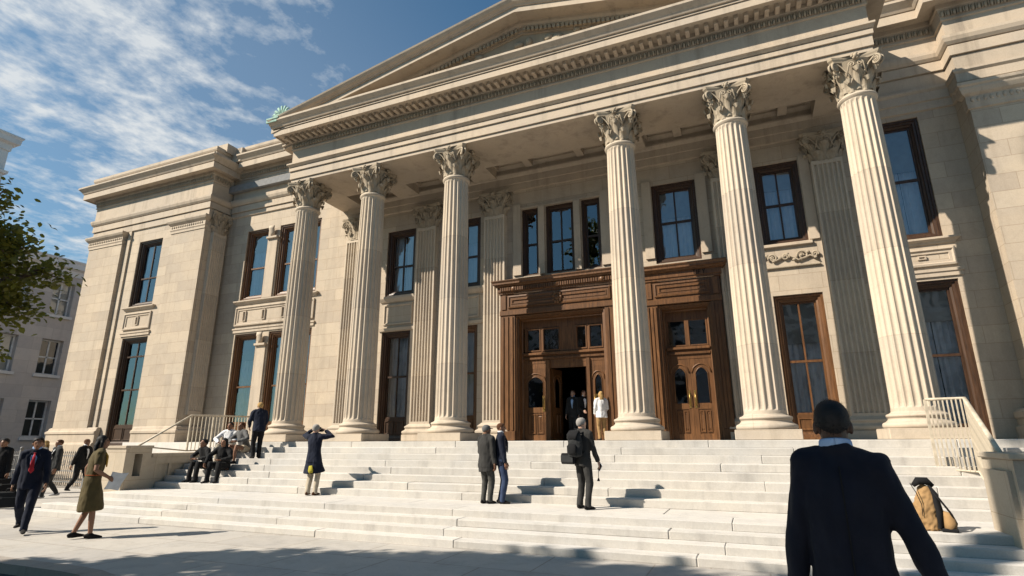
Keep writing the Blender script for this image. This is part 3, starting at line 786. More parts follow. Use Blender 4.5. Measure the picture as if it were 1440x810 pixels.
def side_tops():
    e = MB(); c = MB(); g = MB()
    a, b = wing_prof(0, .12); P = [(-28,33),(-28,YW),(-20.4,YW),(-20.4,Y0-.0)]
    e.sweep(P, a); c.sweep(P, b)
    eggs(g, (-28.1,YW-.17),(-20.25,YW-.17), 12.71, .19, .13, .04); part(g, 'egg_and_dart', M['carved']); g = MB(); eggs(g, (-20.23,YW-.1),(-20.23,Y0-.3), 12.71, .19, .13, .04)
    part(e, 'side_entablature', M['trim']); part(c, 'side_cornice', M['trim']); part(g, 'egg_and_dart', M['carved'])
    e = MB(); c = MB(); g = MB()
    a, b = wing_prof(.05, .42, 11.15); P = [(-20.19,Y0),(EX0-.12,Y0)]
    e.sweep(P, a); c.sweep([(-19.6,Y0),(EX0-.4,Y0)], b)
    eggs(g, (-20.1,Y0-.17),(EX0-.2,Y0-.17), 13.06, .19, .13, .04)
    # blocking piece where the wing meets the middle
    c.box(-20.75, -19.95, YW+.05, Y0+.4, 13.93, 14.35)
    for k in range(4): c.cbox(-20.25+.05*k, -19.45-.05*k, Y0-.62+.05*k, Y0+.3, 13.55+.2*k, 13.75+.2*k, .02)
    part(e, 'side_entablature', M['trim']); part(c, 'side_cornice', M['trim']); part(g, 'egg_and_dart', M['carved'])
    e = MB(); c = MB(); g = MB()
    a, b = wing_prof(-.15, -.05, 10.12); P = [(EX1+.12,Y0),(5.75,Y0),(5.75,15.7),(16,15.7)]
    a = [(0,10.12),(.05,10.14),(.05,10.36),(.09,10.38),(.09,10.62),(.14,10.68),(.14,10.74),(.03,10.76)]+[(o,z) for o,z in a[2:]]
    e.sweep(P, a); c.sweep(P, b)
    eggs(g, (EX1+.2,Y0-.17),(5.6,Y0-.17), 12.39, .19, .13, .04); part(g, 'egg_and_dart', M['carved']); g = MB(); eggs(g, (5.6,15.7-.17),(12,15.7-.17), 12.39, .19, .13, .04)
    part(e, 'side_entablature', M['trim']); part(c, 'side_cornice', M['trim']); part(g, 'egg_and_dart', M['carved'])
    # spandrel panels between the storeys
    def spandrel(x0, x1, z0, z1, y):
        s = MB()
        s.sweep([(x0,y),(x0,y-.004),(x1,y-.004),(x1,y)], [(0,z1-.16),(.03,z1-.155),(.06,z1-.10),(.11,z1-.06),(.13,z1-.05),(.13,z1),(0,z1+.01)])
        s.frame(x0+.02, x1-.02, z0+.30, z1-.26, [(0,y-.001),(0,y-.06),(.05,y-.07),(.08,y-.03),(.14,y-.03),(.15,y-.001)])
        s.sweep([(x0,y),(x0,y-.004),(x1,y-.004),(x1,y)], [(0,z0+.02),(.04,z0+.02),(.04,z0+.12),(.07,z0+.14),(.07,z0+.2),(0,z0+.22)])
        n = int((x1-x0)/.9)
        for k in range(n):
            xc = x0+(x1-x0)*(k+.5)/n
            s.frame(xc-.09, xc+.09, z0+.48, z1-.44, [(0,y-.001),(0,y-.05),(.03,y-.055),(.045,y-.001)])
        part(s, 'spandrel_panel', M['trim'])
    spandrel(-19.25, -15.1, 5.96, 7.31, Y0); spandrel(-24.72, -22.98, 6.05, 7.34, YW); spandrel(3.62, 5.08, 5.56, 6.58, Y0)
    for x in (-11.27, -8.64):
        s = MB()
        s.sweep([(x-.7,Y0),(x-.7,Y0-.004),(x+.7,Y0-.004),(x+.7,Y0)], [(0,6.52),(.05,6.54),(.10,6.62),(.12,6.66),(.12,6.735),(0,6.74)])
        s.frame(x-.6, x+.6, 5.7, 6.45, [(0,Y0-.001),(0,Y0-.04),(.05,Y0-.045),(.08,Y0-.001)])
        s.sweep([(x-.7,Y0),(x-.7,Y0-.004),(x+.7,Y0-.004),(x+.7,Y0)], [(0,5.47),(.05,5.48),(.07,5.58),(0,5.6)])
        part(s, 'spandrel_panel', M['trim'])
    # stone mullions with brackets, sills
    for (a, b) in ((-17.95,-17.32),(-16.32,-16.0)):
        for z0, z1 in ((7.35,10.42),(1.7,5.92)):
            m = MB(); m.box(a+.06, b-.06, Y0-.05, Y0-.001, z0, z1-.55)
            m.cbox(a+.03, b-.03, Y0-.14, Y0-.001, z1-.55, z1-.46, .01)
            m.tube([(a*.5+b*.5,Y0-.06,z1-.46),(a*.5+b*.5,Y0-.10,z1-.3),(a*.5+b*.5,Y0-.17,z1-.15),(a*.5+b*.5,Y0-.16,z1-.03)], [(.11,.05),(.13,.06),(.15,.07),(.16,.05)], 8, side=(1,0,0))
            part(m, 'stone_mullion', M['trim'])
    for (a, b) in ((-5.90,-5.63),(-4.68,-4.41)): m = MB(); m.box(a+.03, b-.03, Y0-.08, Y0-.001, 6.9, 9.26); part(m, 'stone_mullion', M['trim'])
    m = MB()
    for (a, b, z) in ((.70,2.01,6.92),): m.cbox(a, b, Y0-.09, Y0-.001, z-.09, z, .01)
    part(m, 'window_sill', M['trim']); m = MB(); m.box(-6.75,-3.55,Y0-.05,Y0-.001,9.27,9.33)
    for (a, b) in ((-6.78,-6.50),(-3.78,-3.5),(-2.45,-2.18),(-.84,-.55),(.50,.76),(1.95,2.2)): q_ = MB(); q_.box(a, b, Y0-.06, Y0-.001, 6.95, 9.45); part(q_, 'window_jamb', M['trim'])
    part(m, 'window_head', M['trim'])
    # scroll carved under the right hand window
    k = MB(); zc = 6.52; y = Y0-.05
    k.cbox(.55, 2.12, Y0-.07, Y0-.001, 6.22, 6.27, .012)
    for (x, sg, r) in ((.98,1,.12),(1.30,-1,.10),(1.72,1,.15),(2.02,-1,.09)):
        k.tube(spiral((x,y,zc), (sg,0,0), (0,0,1), r, 1.6, 22, R(200)), [.030-.012*i/22 for i in range(23)], 6, side=(0,1,0))
    k.tube([(.6,y,zc-.05),(.8,y,zc+.08),(1.05,y,zc-.08),(1.35,y,zc+.07),(1.6,y,zc-.12),(1.9,y,zc-.02),(2.08,y,zc-.16)], [.02,.03,.03,.03,.03,.03,.02], 6, side=(0,1,0))
    for t in range(9): k.ball((.66+t*.17, y, zc+.10*math.sin(t*2.1)), (.06,.035,.04), 6, 4)
    part(k, 'carved_scroll', M['carved'])
side_tops()

# ---- doors
def panes(g, o):
    for fc in g.f:
        q = MB(); q.add([g.v[i] for i in fc], [tuple(range(len(fc)))]); part(q, 'pane', M['glass'], o)
def arch_pts(x0, x1, zs, rise, n=10):
    return [(x0+(x1-x0)*i/n, zs+rise*math.sin(math.pi*i/n)**.8) for i in range(n+1)]
def door_leaf(mb, gl, x0, x1, z0, z1, y, t=.055):
    st = .12; zg0 = z0+.98; zs = z1-.42; rise = .17
    mb.box(x0, x0+st, y, y+t, z0, z1); mb.box(x1-st, x1, y, y+t, z0, z1)
    mb.box(x0+st, x1-st, y+.003, y+t-.003, z0, z0+.16); mb.box(x0+st, x1-st, y+.003, y+t-.003, zg0-.16, zg0)
    mb.box(x0+st, x1-st, y+.02, y+t-.02, z0+.16, zg0-.16)
    xm = (x0+x1)/2
    for a, b in ((x0+st+.02, xm-.02), (xm+.02, x1-st-.02)): mb.frame(a, b, z0+.20, zg0-.20, [(0,y+.019),(0,y-.002),(.025,y-.002),(.04,y+.016),(.06,y+.016),(.08,y+.008),(.1,y+.008),(.1,y+.019)])
    ap = arch_pts(x0+st, x1-st, zs, rise)
    for k in (y+.003, y+t-.003):
        v = [(x,k,z) for x,z in ap]+[(x,k,z1) for x,_ in ap]; n = len(ap)
        mb.add(v, [(i,i+1,n+i+1,n+i) for i in range(n-1)])
    mb.add([(x,y+.003,z) for x,z in ap]+[(x,y+t-.003,z) for x,z in ap], [(i,len(ap)+i,len(ap)+i+1,i+1) for i in range(len(ap)-1)])
    mb.tube([(x0+st,y,zg0),(x0+st,y,zs)]+[(x,y,z) for x,z in ap[1:-1]]+[(x1-st,y,zs),(x1-st,y,zg0)], .018, 6, side=(0,1,0))
    mb.tube([(x0+.03,y,zs+.02)]+[(x,y,z+.10) for x,z in arch_pts(x0+.03,x1-.03,zs,rise)[1:-1]]+[(x1-.03,y,zs+.02)], .022, 6, side=(0,1,0))
    gl.add([(x0+st,y+.03,zg0),(x1-st,y+.03,zg0)]+[(x,y+.03,z) for x,z in reversed(ap)], [tuple(range(2+len(ap)))])
def doorway(ox0, ox1, ozt, x0, x1, yf, outer0, outer1, label, opening=None, leaves=(), letters=False):
    """ox*: clear opening; outer*: outside of the wooden surround; leaves: (x0,x1) of the leaves"""
    s = MB()
    for (a, b, sg) in ((outer0, ox0, 1), (ox1, outer1, -1)):
        s.box(a, b, yf, Y0-.002, FLOOR, ozt+.02)
        w = b-a
        for q in (.18, .5, .8):
            s.box(a+w*q-.035, a+w*q+.035, yf-.028, yf-.001, FLOOR+.30, ozt-.02)
        s.cbox(a-.01, b+.01, yf-.05, yf+.05, FLOOR, FLOOR+.28, .01)
    s.box(outer0, outer1, yf+.002, Y0-.004, ozt+0.021, ozt+0.722)
    s.cbox(outer0-.01, outer1+.01, yf-.035, yf+.03, ozt+0.020, ozt+0.185, .015)
    s.frame(outer0+.28, outer1-.28, ozt+0.252, ozt+0.655, [(0,yf),(0,yf-.035),(.04,yf-.04),(.06,yf-.012),(.11,yf-.012),(.13,yf-.03),(.15,yf-.03),(.16,yf)])
    for a in (outer0+.06, outer1-.20): s.box(a, a+.14, yf-.03, yf, ozt+0.218, ozt+0.689)
    o = part(s, 'door_surround', M['wood']); o['label'] = label
    c = MB()
    c.sweep([(outer0,Y0-.003),(outer0,yf),(outer1,yf),(outer1,Y0-.003)], [(0,ozt+0.724),(.04,ozt+0.727),(.04,ozt+0.781),(.07,ozt+0.798),(.07,ozt+0.949),(.13,ozt+0.966),(.15,ozt+1.008),(.20,ozt+1.025),(.20,ozt+1.075),(.24,ozt+1.126),(.24,ozt+1.151),(0,ozt+1.176)])
    part(c, 'lintel', M['wood'], o)
    d = MB(); n = int((outer1-outer0)/.075)
    if not letters:
        for k in range(n):
            x = outer0+.04+k*.075; d.box(x, x+.042, yf-.115, yf-.068, ozt+.812, ozt+.94)
        for x in ((outer0+outer1)/2, outer1-.5, outer0+.5):
            d.ball((x, yf-.08, ozt+.872), (.10,.06,.09), 8, 6)
        xm = (outer0+outer1)/2
        for k in range(9):
            a = 2*math.pi*k/9; d.ball((xm+.12*math.cos(a), yf-.03, ozt+.46+.14*math.sin(a)), (.06,.05,.07), 6, 4)
        d.ball((xm, yf-.04, ozt+.46), (.09,.07,.10), 8, 6)
        part(d, 'carving', M['wood'], o)
    else:
        # cut letters on the fascia
        zb, h, y = ozt+.812, .125, yf-.0725
        X = -1.14
        def stroke(xa, za, xb, zb_, w=.011):
            a = Vector((xa,y,za)); b = Vector((xb,y,zb_)); u = (b-a); l = u.length/2; u.normalize()
            d.obox((a+b)/2, u*l, (0,.0035,0), Vector((-u.z,0,u.x))*w)
        stroke(X,zb+h,X+.09,zb+h); stroke(X+.045,zb,X+.045,zb+h)                        # T
        stroke(X+.125,zb,X+.125,zb+h)                                                  # I
        stroke(X+.17,zb,X+.17,zb+h); stroke(X+.17,zb+h,X+.235,zb+h); stroke(X+.17,zb+h*.52,X+.22,zb+h*.52)   # F
        stroke(X+.27,zb+h,X+.305,zb+h*.5); stroke(X+.34,zb+h,X+.305,zb+h*.5); stroke(X+.305,zb,X+.305,zb+h*.5) # Y
        part(d, 'lettering', M['lettering'], o)
    # inner frame, transom, posts and leaves
    f = MB(); g = MB(); yd = Y0+.02
    f.frame(ox0, ox1, FLOOR-.2, ozt, [(0,yd+.16),(0,yf+.03),(.05,yf+.04),(.06,yf+.10),(.10,yf+.11),(.11,yd-.02),(.14,yd),(.14,yd+.16)], 'LTR')
    a0, a1 = ox0+.14, ox1-.14
    zt0, zt1 = ozt-1.15, ozt-.38
    f.box(a0, a1, yd+.02, yd+.12, zt1, ozt-.14); f.box(a0, a1, yd+.02, yd+.12, zt0-.22, zt0)
    f.cbox(a0, a1, yd-.06, yd+.019, zt0-.10, zt0-.03, .01); f.cbox(a0, a1, yd-.03, yd+.019, zt0-.24, zt0-.17, .01)
    zl = zt0-.24
    f.box(a0, a1, yd+.022, yd+.118, zl-.12, zl+.02)
    return o, f, g, a0, a1, zt0, zt1, zl-.12, yd
# main doorway
o, f, g, a0, a1, zt0, zt1, zl, yd = doorway(-6.62, -3.72, 5.53, None, None, 15.96, -7.12, -3.24, 'tall carved wooden doorway with open doors')
f.box(-5.22, -4.80, yd+.015, yd+.13, zl, zt1+.1)
for (b0, b1) in ((a0+.05,-5.22),(-4.80,a1-.0)):
    xm = (b0+b1)/2-.04
    for (p, q) in ((b0+.05, xm-.03), (xm+.03, b1-.04)):
        f.frame(p, q, zt0+.02, zt1-.02, [(0,yd+.10),(0,yd+.0),(.035,yd+.0),(.045,yd+.04),(.045,yd+.10)])
        g.add([(p,yd+.07,zt0),(q,yd+.07,zt0),(q,yd+.07,zt1),(p,yd+.07,zt1)], [(0,1,2,3)])
    f.box(b0-.0, b0+.06, yd+.02, yd+.12, zt0, zt1); f.box(xm-.031, xm+.031, yd+.015, yd+.12, zt0, zt1); f.box(b1-.05, b1, yd+.021, yd+.119, zt0, zt1)
zo = 3.86
f.box(a0, a1, yd+.03, yd+.11, zo, zl+.01)
f.box(-5.70, -5.60, yd-.03, yd+.12, FLOOR, zo+.25); f.box(-4.44, -4.34, yd-.03, yd+.12, FLOOR, zo+.25)
fr = part(f, 'door_frame', M['wood'], o)
lf = MB(); door_leaf(lf, g, a0+.005, -5.71, FLOOR, zo+.0, yd+.03); part(lf, 'door_leaf', M['wood'], o)
lf = MB(); door_leaf(lf, g, -4.33, a1-.005, FLOOR, zo+.0, yd+.03); part(lf, 'door_leaf', M['wood'], o)
panes(g, o)
# the two open leaves swung into the hall
for (x, s_) in ((-5.83,1),(-4.21,-1)):
    h = MB(); h.tube([(x,Y0+.045,2.62),(x,Y0-.015,2.64),(x,Y0-.015,2.94),(x,Y0+.045,2.96)], .013, 8); h.box(x-.035, x+.035, Y0+.040, Y0+.0485, 2.55, 3.03); part(h, 'handle', M['brass'], o)
lf = MB(); g2 = MB()
door_leaf(lf, g2, 0, .60, FLOOR, zo-.01, 0); 
for hinge, ang in (((-5.58,16.48), 78), ((-4.46,16.48), 100)):
    q = link('door_leaf', lf.mesh('open_leaf', M['wood']), o); q.location = (hinge[0], hinge[1], 0); q.rotation_euler = (0,0,R(ang))
# right doorway
o, f, g, a0, a1, zt0, zt1, zl, yd = doorway(-2.19, -.74, 5.42, None, None, 15.98, -2.52, -.44, 'sunlit carved wooden doorway with closed double doors', letters=True)
xm = (a0+a1)/2
for (p, q) in ((a0+.03, xm-.025), (xm+.025, a1-.03)):
    f.frame(p, q, zt0, zt1, [(0,yd+.10),(0,yd+.01),(.03,yd+.01),(.04,yd+.04),(.04,yd+.10)])
    g.add([(p,yd+.07,zt0),(q,yd+.07,zt0),(q,yd+.07,zt1),(p,yd+.07,zt1)], [(0,1,2,3)])
f.box(xm-.026, xm+.026, yd+.012, yd+.11, zt0, zt1); f.box(a0, a0+.031, yd+.021, yd+.11, zt0, zt1); f.box(a1-.031, a1, yd+.021, yd+.11, zt0, zt1)
part(f, 'door_frame', M['wood'], o)
for (p, q) in ((a0+.004, xm-.003), (xm+.003, a1-.004)):
    lf = MB(); door_leaf(lf, g, p, q, FLOOR, zl, yd+.03); part(lf, 'door_leaf', M['wood'], o)
panes(g, o)
for x in (xm-.075, xm+.075):
    h = MB(); h.tube([(x,Y0+.045,2.62),(x,Y0-.015,2.64),(x,Y0-.015,2.94),(x,Y0+.045,2.96)], .012, 8); h.box(x-.028, x+.028, Y0+.040, Y0+.0485, 2.55, 3.03); part(h, 'handle', M['brass'], o)

# ------------------------------------------------------------------ neighbours on the left
def neighbour(name, label, x, y0, y1, ztop, mat, wins, attic=False):
    root = empty(name, (x, (y0+y1)/2, 0)); inv = Vector((x, (y0+y1)/2, 0))
    def pt(mb, nm, m, par=None): 
        o = mb.build(nm, m, par or root)
        if par is None: o.location = -inv
        return o
    w = MB(); holes = wins
    ys = sorted({y0, y1, *[h[0] for h in holes], *[h[1] for h in holes]}); zs = sorted({0, ztop, *[h[2] for h in holes], *[h[3] for h in holes]})
    for i in range(len(ys)-1):
        for j in range(len(zs)-1):
            cy, cz = (ys[i]+ys[i+1])/2, (zs[j]+zs[j+1])/2
            if any(h[0] < cy < h[1] and h[2] < cz < h[3] for h in holes): continue
            w.add([(x,ys[i],zs[j]),(x,ys[i+1],zs[j]),(x,ys[i+1],zs[j+1]),(x,ys[i],zs[j+1])], [(0,1,2,3)])
    for (a,b,c,d) in holes:
        w.add([(x,a,c),(x,b,c),(x,b,d),(x,a,d),(x-.45,a,c),(x-.45,b,c),(x-.45,b,d),(x-.45,a,d)], [(0,1,5,4),(1,2,6,5),(2,3,7,6),(3,0,4,7)])
    w.add([(x,y0,0),(x,y0,ztop),(x-25,y0,ztop),(x-25,y0,0)], [(0,1,2,3)]); w.add([(x,y1,0),(x-25,y1,0),(x-25,y1,ztop),(x,y1,ztop)], [(0,1,2,3)])
    w.add([(x,y0,ztop),(x,y1,ztop),(x-25,y1,ztop),(x-25,y0,ztop)], [(0,1,2,3)])
    pt(w, 'wall', mat)
    c = MB(); P = [(x,y0),(x,y1)]
    c.sweep([(x-25,y0),(x,y0),(x,y1),(x-25,y1)], [(0,ztop-.9),(.08,ztop-.88),(.1,ztop-.5),(.35,ztop-.4),(.38,ztop-.1),(.45,ztop),(.45,ztop+.08),(0,ztop+.1)])
    if attic: c.sweep([(x-25,y0),(x,y0),(x,y1),(x-25,y1)], [(0,ztop-2.4),(.15,ztop-2.38),(.18,ztop-2.2),(0,ztop-2.18)])
    pt(c, 'cornice', M['bldgwhite'])
    for (a,b,cz,d) in holes:
        f = MB()
        for (p,q,r,s_) in ((a,a+.09,cz,d),(b-.09,b,cz,d),(a+.09,b-.09,cz,cz+.09),(a+.09,b-.09,d-.09,d),((a+b)/2-.04,(a+b)/2+.04,cz+.09,d-.09),(a+.09,b-.09,(cz+d)/2-.04,(cz+d)/2+.04)):
            f.box(x-.40, x-.33, p, q, r, s_)
        o = pt(f, 'window', M['winwhite'])
        g = MB(); g.add([(x-.37,a,cz),(x-.37,b,cz),(x-.37,b,d),(x-.37,a,d)], [(0,1,2,3)]); pt(g, 'pane', M['glass'], o)
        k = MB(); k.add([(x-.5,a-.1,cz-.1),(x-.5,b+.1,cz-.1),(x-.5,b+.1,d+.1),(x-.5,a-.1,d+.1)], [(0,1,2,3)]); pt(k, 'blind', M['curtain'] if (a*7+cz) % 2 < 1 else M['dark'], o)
        s = MB(); s.box(x-.1, x+.12, a-.12, b+.12, cz-.16, cz-.002); pt(s, 'sill', M['bldgwhite'], o)
    return tag(root, label, 'building')
wl = []
for k in range(7):
    for z in (2.0, 5.6, 9.2):
        y = 17.0+k*2.35
        wl.append((y, y+1.15, z, z+2.1))
neighbour('stone_building', 'grey stone building across the side street behind the tree', -38.5, 16.3, 46, 12.6, M['bldg'], wl)
neighbour('white_tower', 'tall pale white building rising above the tree at the edge of the sky', -40.0, 7.0, 16.2, 19.7, M['bldgwhite'], [(y, y+1.3, z, z+2.2) for y in (8.2, 11) for z in (3, 7, 11, 14.5)], True)

# opposite side of the street (seen only in the glass)
def across():
    root = empty('terrace_building', (-6, -28, 0))
    w = MB(); w.box(-46, 34, -10, 0, 0, 17.5); w.build('wall', M['bldg'], root)
    for z in (4.2, 8.4, 12.6): c = MB(); c.box(-46, 34, 0, .25, z, z+.35); c.build('string_course', M['bldgwhite'], root)
    c = MB(); c.sweep([(34,0),(-46,0)], [(0,16.6),(.3,16.7),(.3,17.2),(.6,17.5),(0,17.6)]); c.build('cornice', M['bldgwhite'], root)
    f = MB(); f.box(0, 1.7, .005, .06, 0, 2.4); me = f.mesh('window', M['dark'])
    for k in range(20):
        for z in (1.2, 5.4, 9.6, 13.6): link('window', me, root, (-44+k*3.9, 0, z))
    tag(root, 'long stone terrace across the street, reflected in the courthouse windows', 'building')
across()

# iron fence in front of the left wing
def fence():
    root = empty('iron_fence', (-30, 14.2, 0)); b = MB(); p = MB(); r = MB()
    for z in (.22, .62, 1.18): r.box(-9, 6.5, -.02, .02, z, z+.04)
    x = -8.95
    while x < 6.5:
        b.box(x-.010, x+.010, -.010, .010, .08, 1.30); b.add([(x-.02,-.02,1.30),(x+.02,-.02,1.30),(x+.02,.02,1.30),(x-.02,.02,1.30),(x,0,1.40)], [(0,1,4),(1,2,4),(2,3,4),(3,0,4)])
        x += .125
    for k in range(8):
        x = -9+k*2.2; p = MB(); p.cbox(x-.05, x+.05, -.05, .05, 0, 1.42, .01); p.ball((x,0,1.48), .07, 8, 6); p.build('post', M['iron'], root)
        for q in range(1, 6):
            r.tube(spiral((x+.35*q, 0, .92), (1,0,0), (0,0,1), .14, 1.3, 16, R(90)), .012, 4, side=(0,1,0))
    b.build('bars', M['iron'], root); r.build('rails', M['iron'], root)
    tag(root, 'weathered grey iron fence with scrolls behind the walking people', 'fence')
fence()

# ------------------------------------------------------------------ trees
def leafmat(name, col):
    m, nt, b = newmat(name); L = nt.links
    geo = N(nt, 'ShaderNodeNewGeometry')
    c = mixcol(nt, geo.outputs['Random Per Island'], tuple(x*.55 for x in col), (col[0]*1.7, col[1]*1.45, col[2]*1.0))
    L.new(c, b.inputs['Base Color']); b.inputs['Roughness'].default_value = .45; b.inputs['Specular IOR Level'].default_value = .35
    tl = N(nt, 'ShaderNodeBsdfTranslucent'); L.new(mixcol(nt, .6, c, (.34,.36,.05)), tl.inputs[0])
    ms = N(nt, 'ShaderNodeMixShader'); ms.inputs[0].default_value = .45
    out = [n for n in nt.nodes if n.type == 'OUTPUT_MATERIAL'][0]
    L.new(b.outputs[0], ms.inputs[1]); L.new(tl.outputs[0], ms.inputs[2]); L.new(ms.outputs[0], out.inputs[0])
    return m
M['leaf'] = leafmat('street_tree_leaves', (.105, .110, .028))
def tree(label, loc, seed, trunk_h, limbs, nleaf, size, group=None, spread=.42, rt=.16, tight=False):
    """limbs: end points (relative to the base) with the radius of the leaf cloud round them"""
    rnd = random.Random(seed); root = empty('street_tree', loc)
    t = MB()
    fork = Vector((rnd.uniform(-.15,.15), rnd.uniform(-.15,.15), trunk_h))
    t.tube([(0,0,-.05),(0,0,.15),(fork.x*.4,fork.y*.4,trunk_h*.5),fork], [rt*1.5, rt*1.1, rt*.9, rt*.75], 10)
    c = MB(); pts = []
    for (ex, ey, ez, cr) in limbs:
        e = Vector((ex, ey, ez)); mid = fork.lerp(e, .5)+Vector((rnd.uniform(-.2,.2), rnd.uniform(-.2,.2), .25))
        t.tube([fork, fork.lerp(mid,.5)+Vector((0,0,.1)), mid, e], [rt*.5, rt*.4, rt*.26, .02], 7)
        for k in range(7):
            p = mid.lerp(e, rnd.uniform(.0, 1)) if not tight else e-(e-mid).normalized()*rnd.uniform(0,.6)*cr; d = Vector((rnd.gauss(0,1), rnd.gauss(0,1), rnd.gauss(.2,.7))).normalized()
            q = p+d*cr*rnd.uniform(.6, 1.0)
            t.tube([p, p.lerp(q,.5)+Vector((0,0,.06)), q], [.022, .014, .006], 5)
            for j in range(6):
                b_ = p.lerp(q, rnd.uniform(.35, 1)); d2 = (d+Vector((rnd.gauss(0,.7), rnd.gauss(0,.7), rnd.gauss(0,.5)))).normalized()
                pts.append((b_, b_+d2*cr*rnd.uniform(.2,.5)))
    for k in range(nleaf):
        a, b_ = pts[rnd.randrange(len(pts))]
        p = a.lerp(b_, rnd.random())+Vector((rnd.gauss(0,1), rnd.gauss(0,1), rnd.gauss(0,1)))*spread*.22
        s = size*rnd.uniform(.6, 1.25)
        Mx = Euler((rnd.uniform(-.9,.9), rnd.uniform(-.9,.9), rnd.uniform(0, 6.3))).to_matrix()
        u = Mx @ Vector((1,0,0))*s; w = Mx @ Vector((0,1,0))*s*.36; n_ = Mx @ Vector((0,0,1))*s*.10
        c.add([p, p+u*.3+w-n_*.5, p+u*.7+w*.8-n_*.5, p+u+n_*-1.5, p+u*.7-w*.8-n_*.5, p+u*.3-w-n_*.5, p+u*.5+n_], [(0,6,1),(1,6,2),(2,6,3),(3,6,4),(4,6,5),(5,6,0)], True)
    t.build('trunk', M['bark'], root); c.build('crown', M['leaf'], root)
    return tag(root, label, 'tree', group)
tree('leafy street tree reaching into the left edge in front of the grey building', (-9.3,2.2,0), 11, 2.1,
     [(1.6,.75,4.2,.50),(1.5,1.0,3.6,.58),(1.80,1.25,3.55,.44),(1.5,1.0,3.0,.45),(1.25,.8,4.0,.58),(1.25,1.0,3.3,.55),(1.7,.95,3.9,.46),(1.55,1.2,3.25,.42),(1.35,.7,4.4,.42),(.7,.6,3.7,.9),(-.6,.3,4.2,1.0),(-.8,-.5,3.6,1.0),(.2,.0,4.5,.8),(-.4,.9,3.4,.9)], 9500, .072, tight=True)
# kerb trees behind the photographer: out of the picture, they throw the dappled shade on the plaza
G = 'kerb trees whose shade falls on the plaza'
_L = Vector((math.cos(R(SUN_EL))*math.cos(R(SUN_AZ)), math.cos(R(SUN_EL))*math.sin(R(SUN_AZ)), -math.sin(R(SUN_EL))))
def over(sx, sy, sz, z): # where leaves at height z must be to shade the point
    k = (z-sz)/-_L.z
    return Vector((sx, sy, sz))-_L*k
def shade_tree(loc, seed, th, targets, nleaf, size, rt):
    lm = []
    for (sx, sy, sz, z, r) in targets:
        p = over(sx, sy, sz, z)-Vector(loc); lm.append((p.x, p.y, p.z, r))
    tree('leafy kerb tree standing behind the viewpoint', loc, seed, th, lm, nleaf, size, G, rt=rt, tight=True)
shade_tree((-15.6,-1.0,0), 21, 3.4, [(-10.9,4.7,0,6.4,.8),(-10.0,5.2,0,6.5,.9),(-9.2,5.7,0,6.6,.9),(-8.4,6.2,0,6.9,.9),(-7.5,6.7,0,7.2,.9),(-6.6,7.1,0,7.5,.9),(-5.7,7.5,0,7.8,.9),(-9.6,4.4,0,6.4,1.0),(-8.3,5.2,0,6.6,1.0),(-11.6,3.6,0,6.2,1.0),(-10.4,3.6,0,6.2,1.0)], 12000, .17, .2)
shade_tree((-14.6,-5.2,0), 25, 7.0, [(-4.8,7.8,0,12.0,.9),(-3.9,8.0,0,12.2,.9),(-3.1,8.1,0,12.6,.9),(-5.6,6.6,0,11.6,1.1),(-4.2,6.9,0,12,1.1),(-2.9,7.0,0,12.6,1.1)], 8000, .18, .24)
shade_tree((-12.2,-2.6,0), 22, 5.0, [(-2.5,7.7,0,10.4,.95),(-1.2,7.7,0,11.0,.95),(.1,7.7,0,11.2,.9),(1.4,7.7,0,11.6,.95),(-1.6,6.9,0,10.8,1.1),(.2,6.3,0,11.4,1.5),(2.2,6.8,0,12,1.5),(.4,3.3,1.0,10.5,1.5),(1.6,4.4,0,11.2,1.5),(-.6,2.4,1.2,10,1.5),(1.2,2.6,1.6,10.4,1.3)], 15000, .19, .25)
shade_tree((-10.6,-2.2,0), 23, 8.0, [(3.8,8.4,.2,15,.9),(4.6,9.2,.6,15.5,1.2),(5.6,9.4,1.0,16,1.5),(3.8,7.2,.1,14.5,1.4),(5.6,7.4,.2,15.3,1.6),(7.4,9.0,1.0,16.4,1.8)], 12000, .20, .34)

def tall_targets(lst):
    u = (math.cos(R(SUN_AZ)), math.sin(R(SUN_AZ))); out = []
    for (sx, sy, sz, r) in lst: out.append((sx, sy, sz, sz+((sx*u[0]+sy*u[1])+8)*math.tan(R(SUN_EL)), r))
    return out
shade_tree((-9.6,-1.5,0), 24, 17.5, tall_targets([(6.5,15.6,1.0,.45),(7.2,15.6,2.2,.9),(8.2,15.6,1.2,1.0),(6.8,15.6,2.9,.5),(7.9,15.6,4.2,.8),(8.0,15.6,5.8,.8),(8.1,15.6,7.4,.8),(8.9,15.6,9,.9),(7.6,15.6,9.4,.5),(6.6,15.6,-.2,.5)]), 10000, .17, .36)
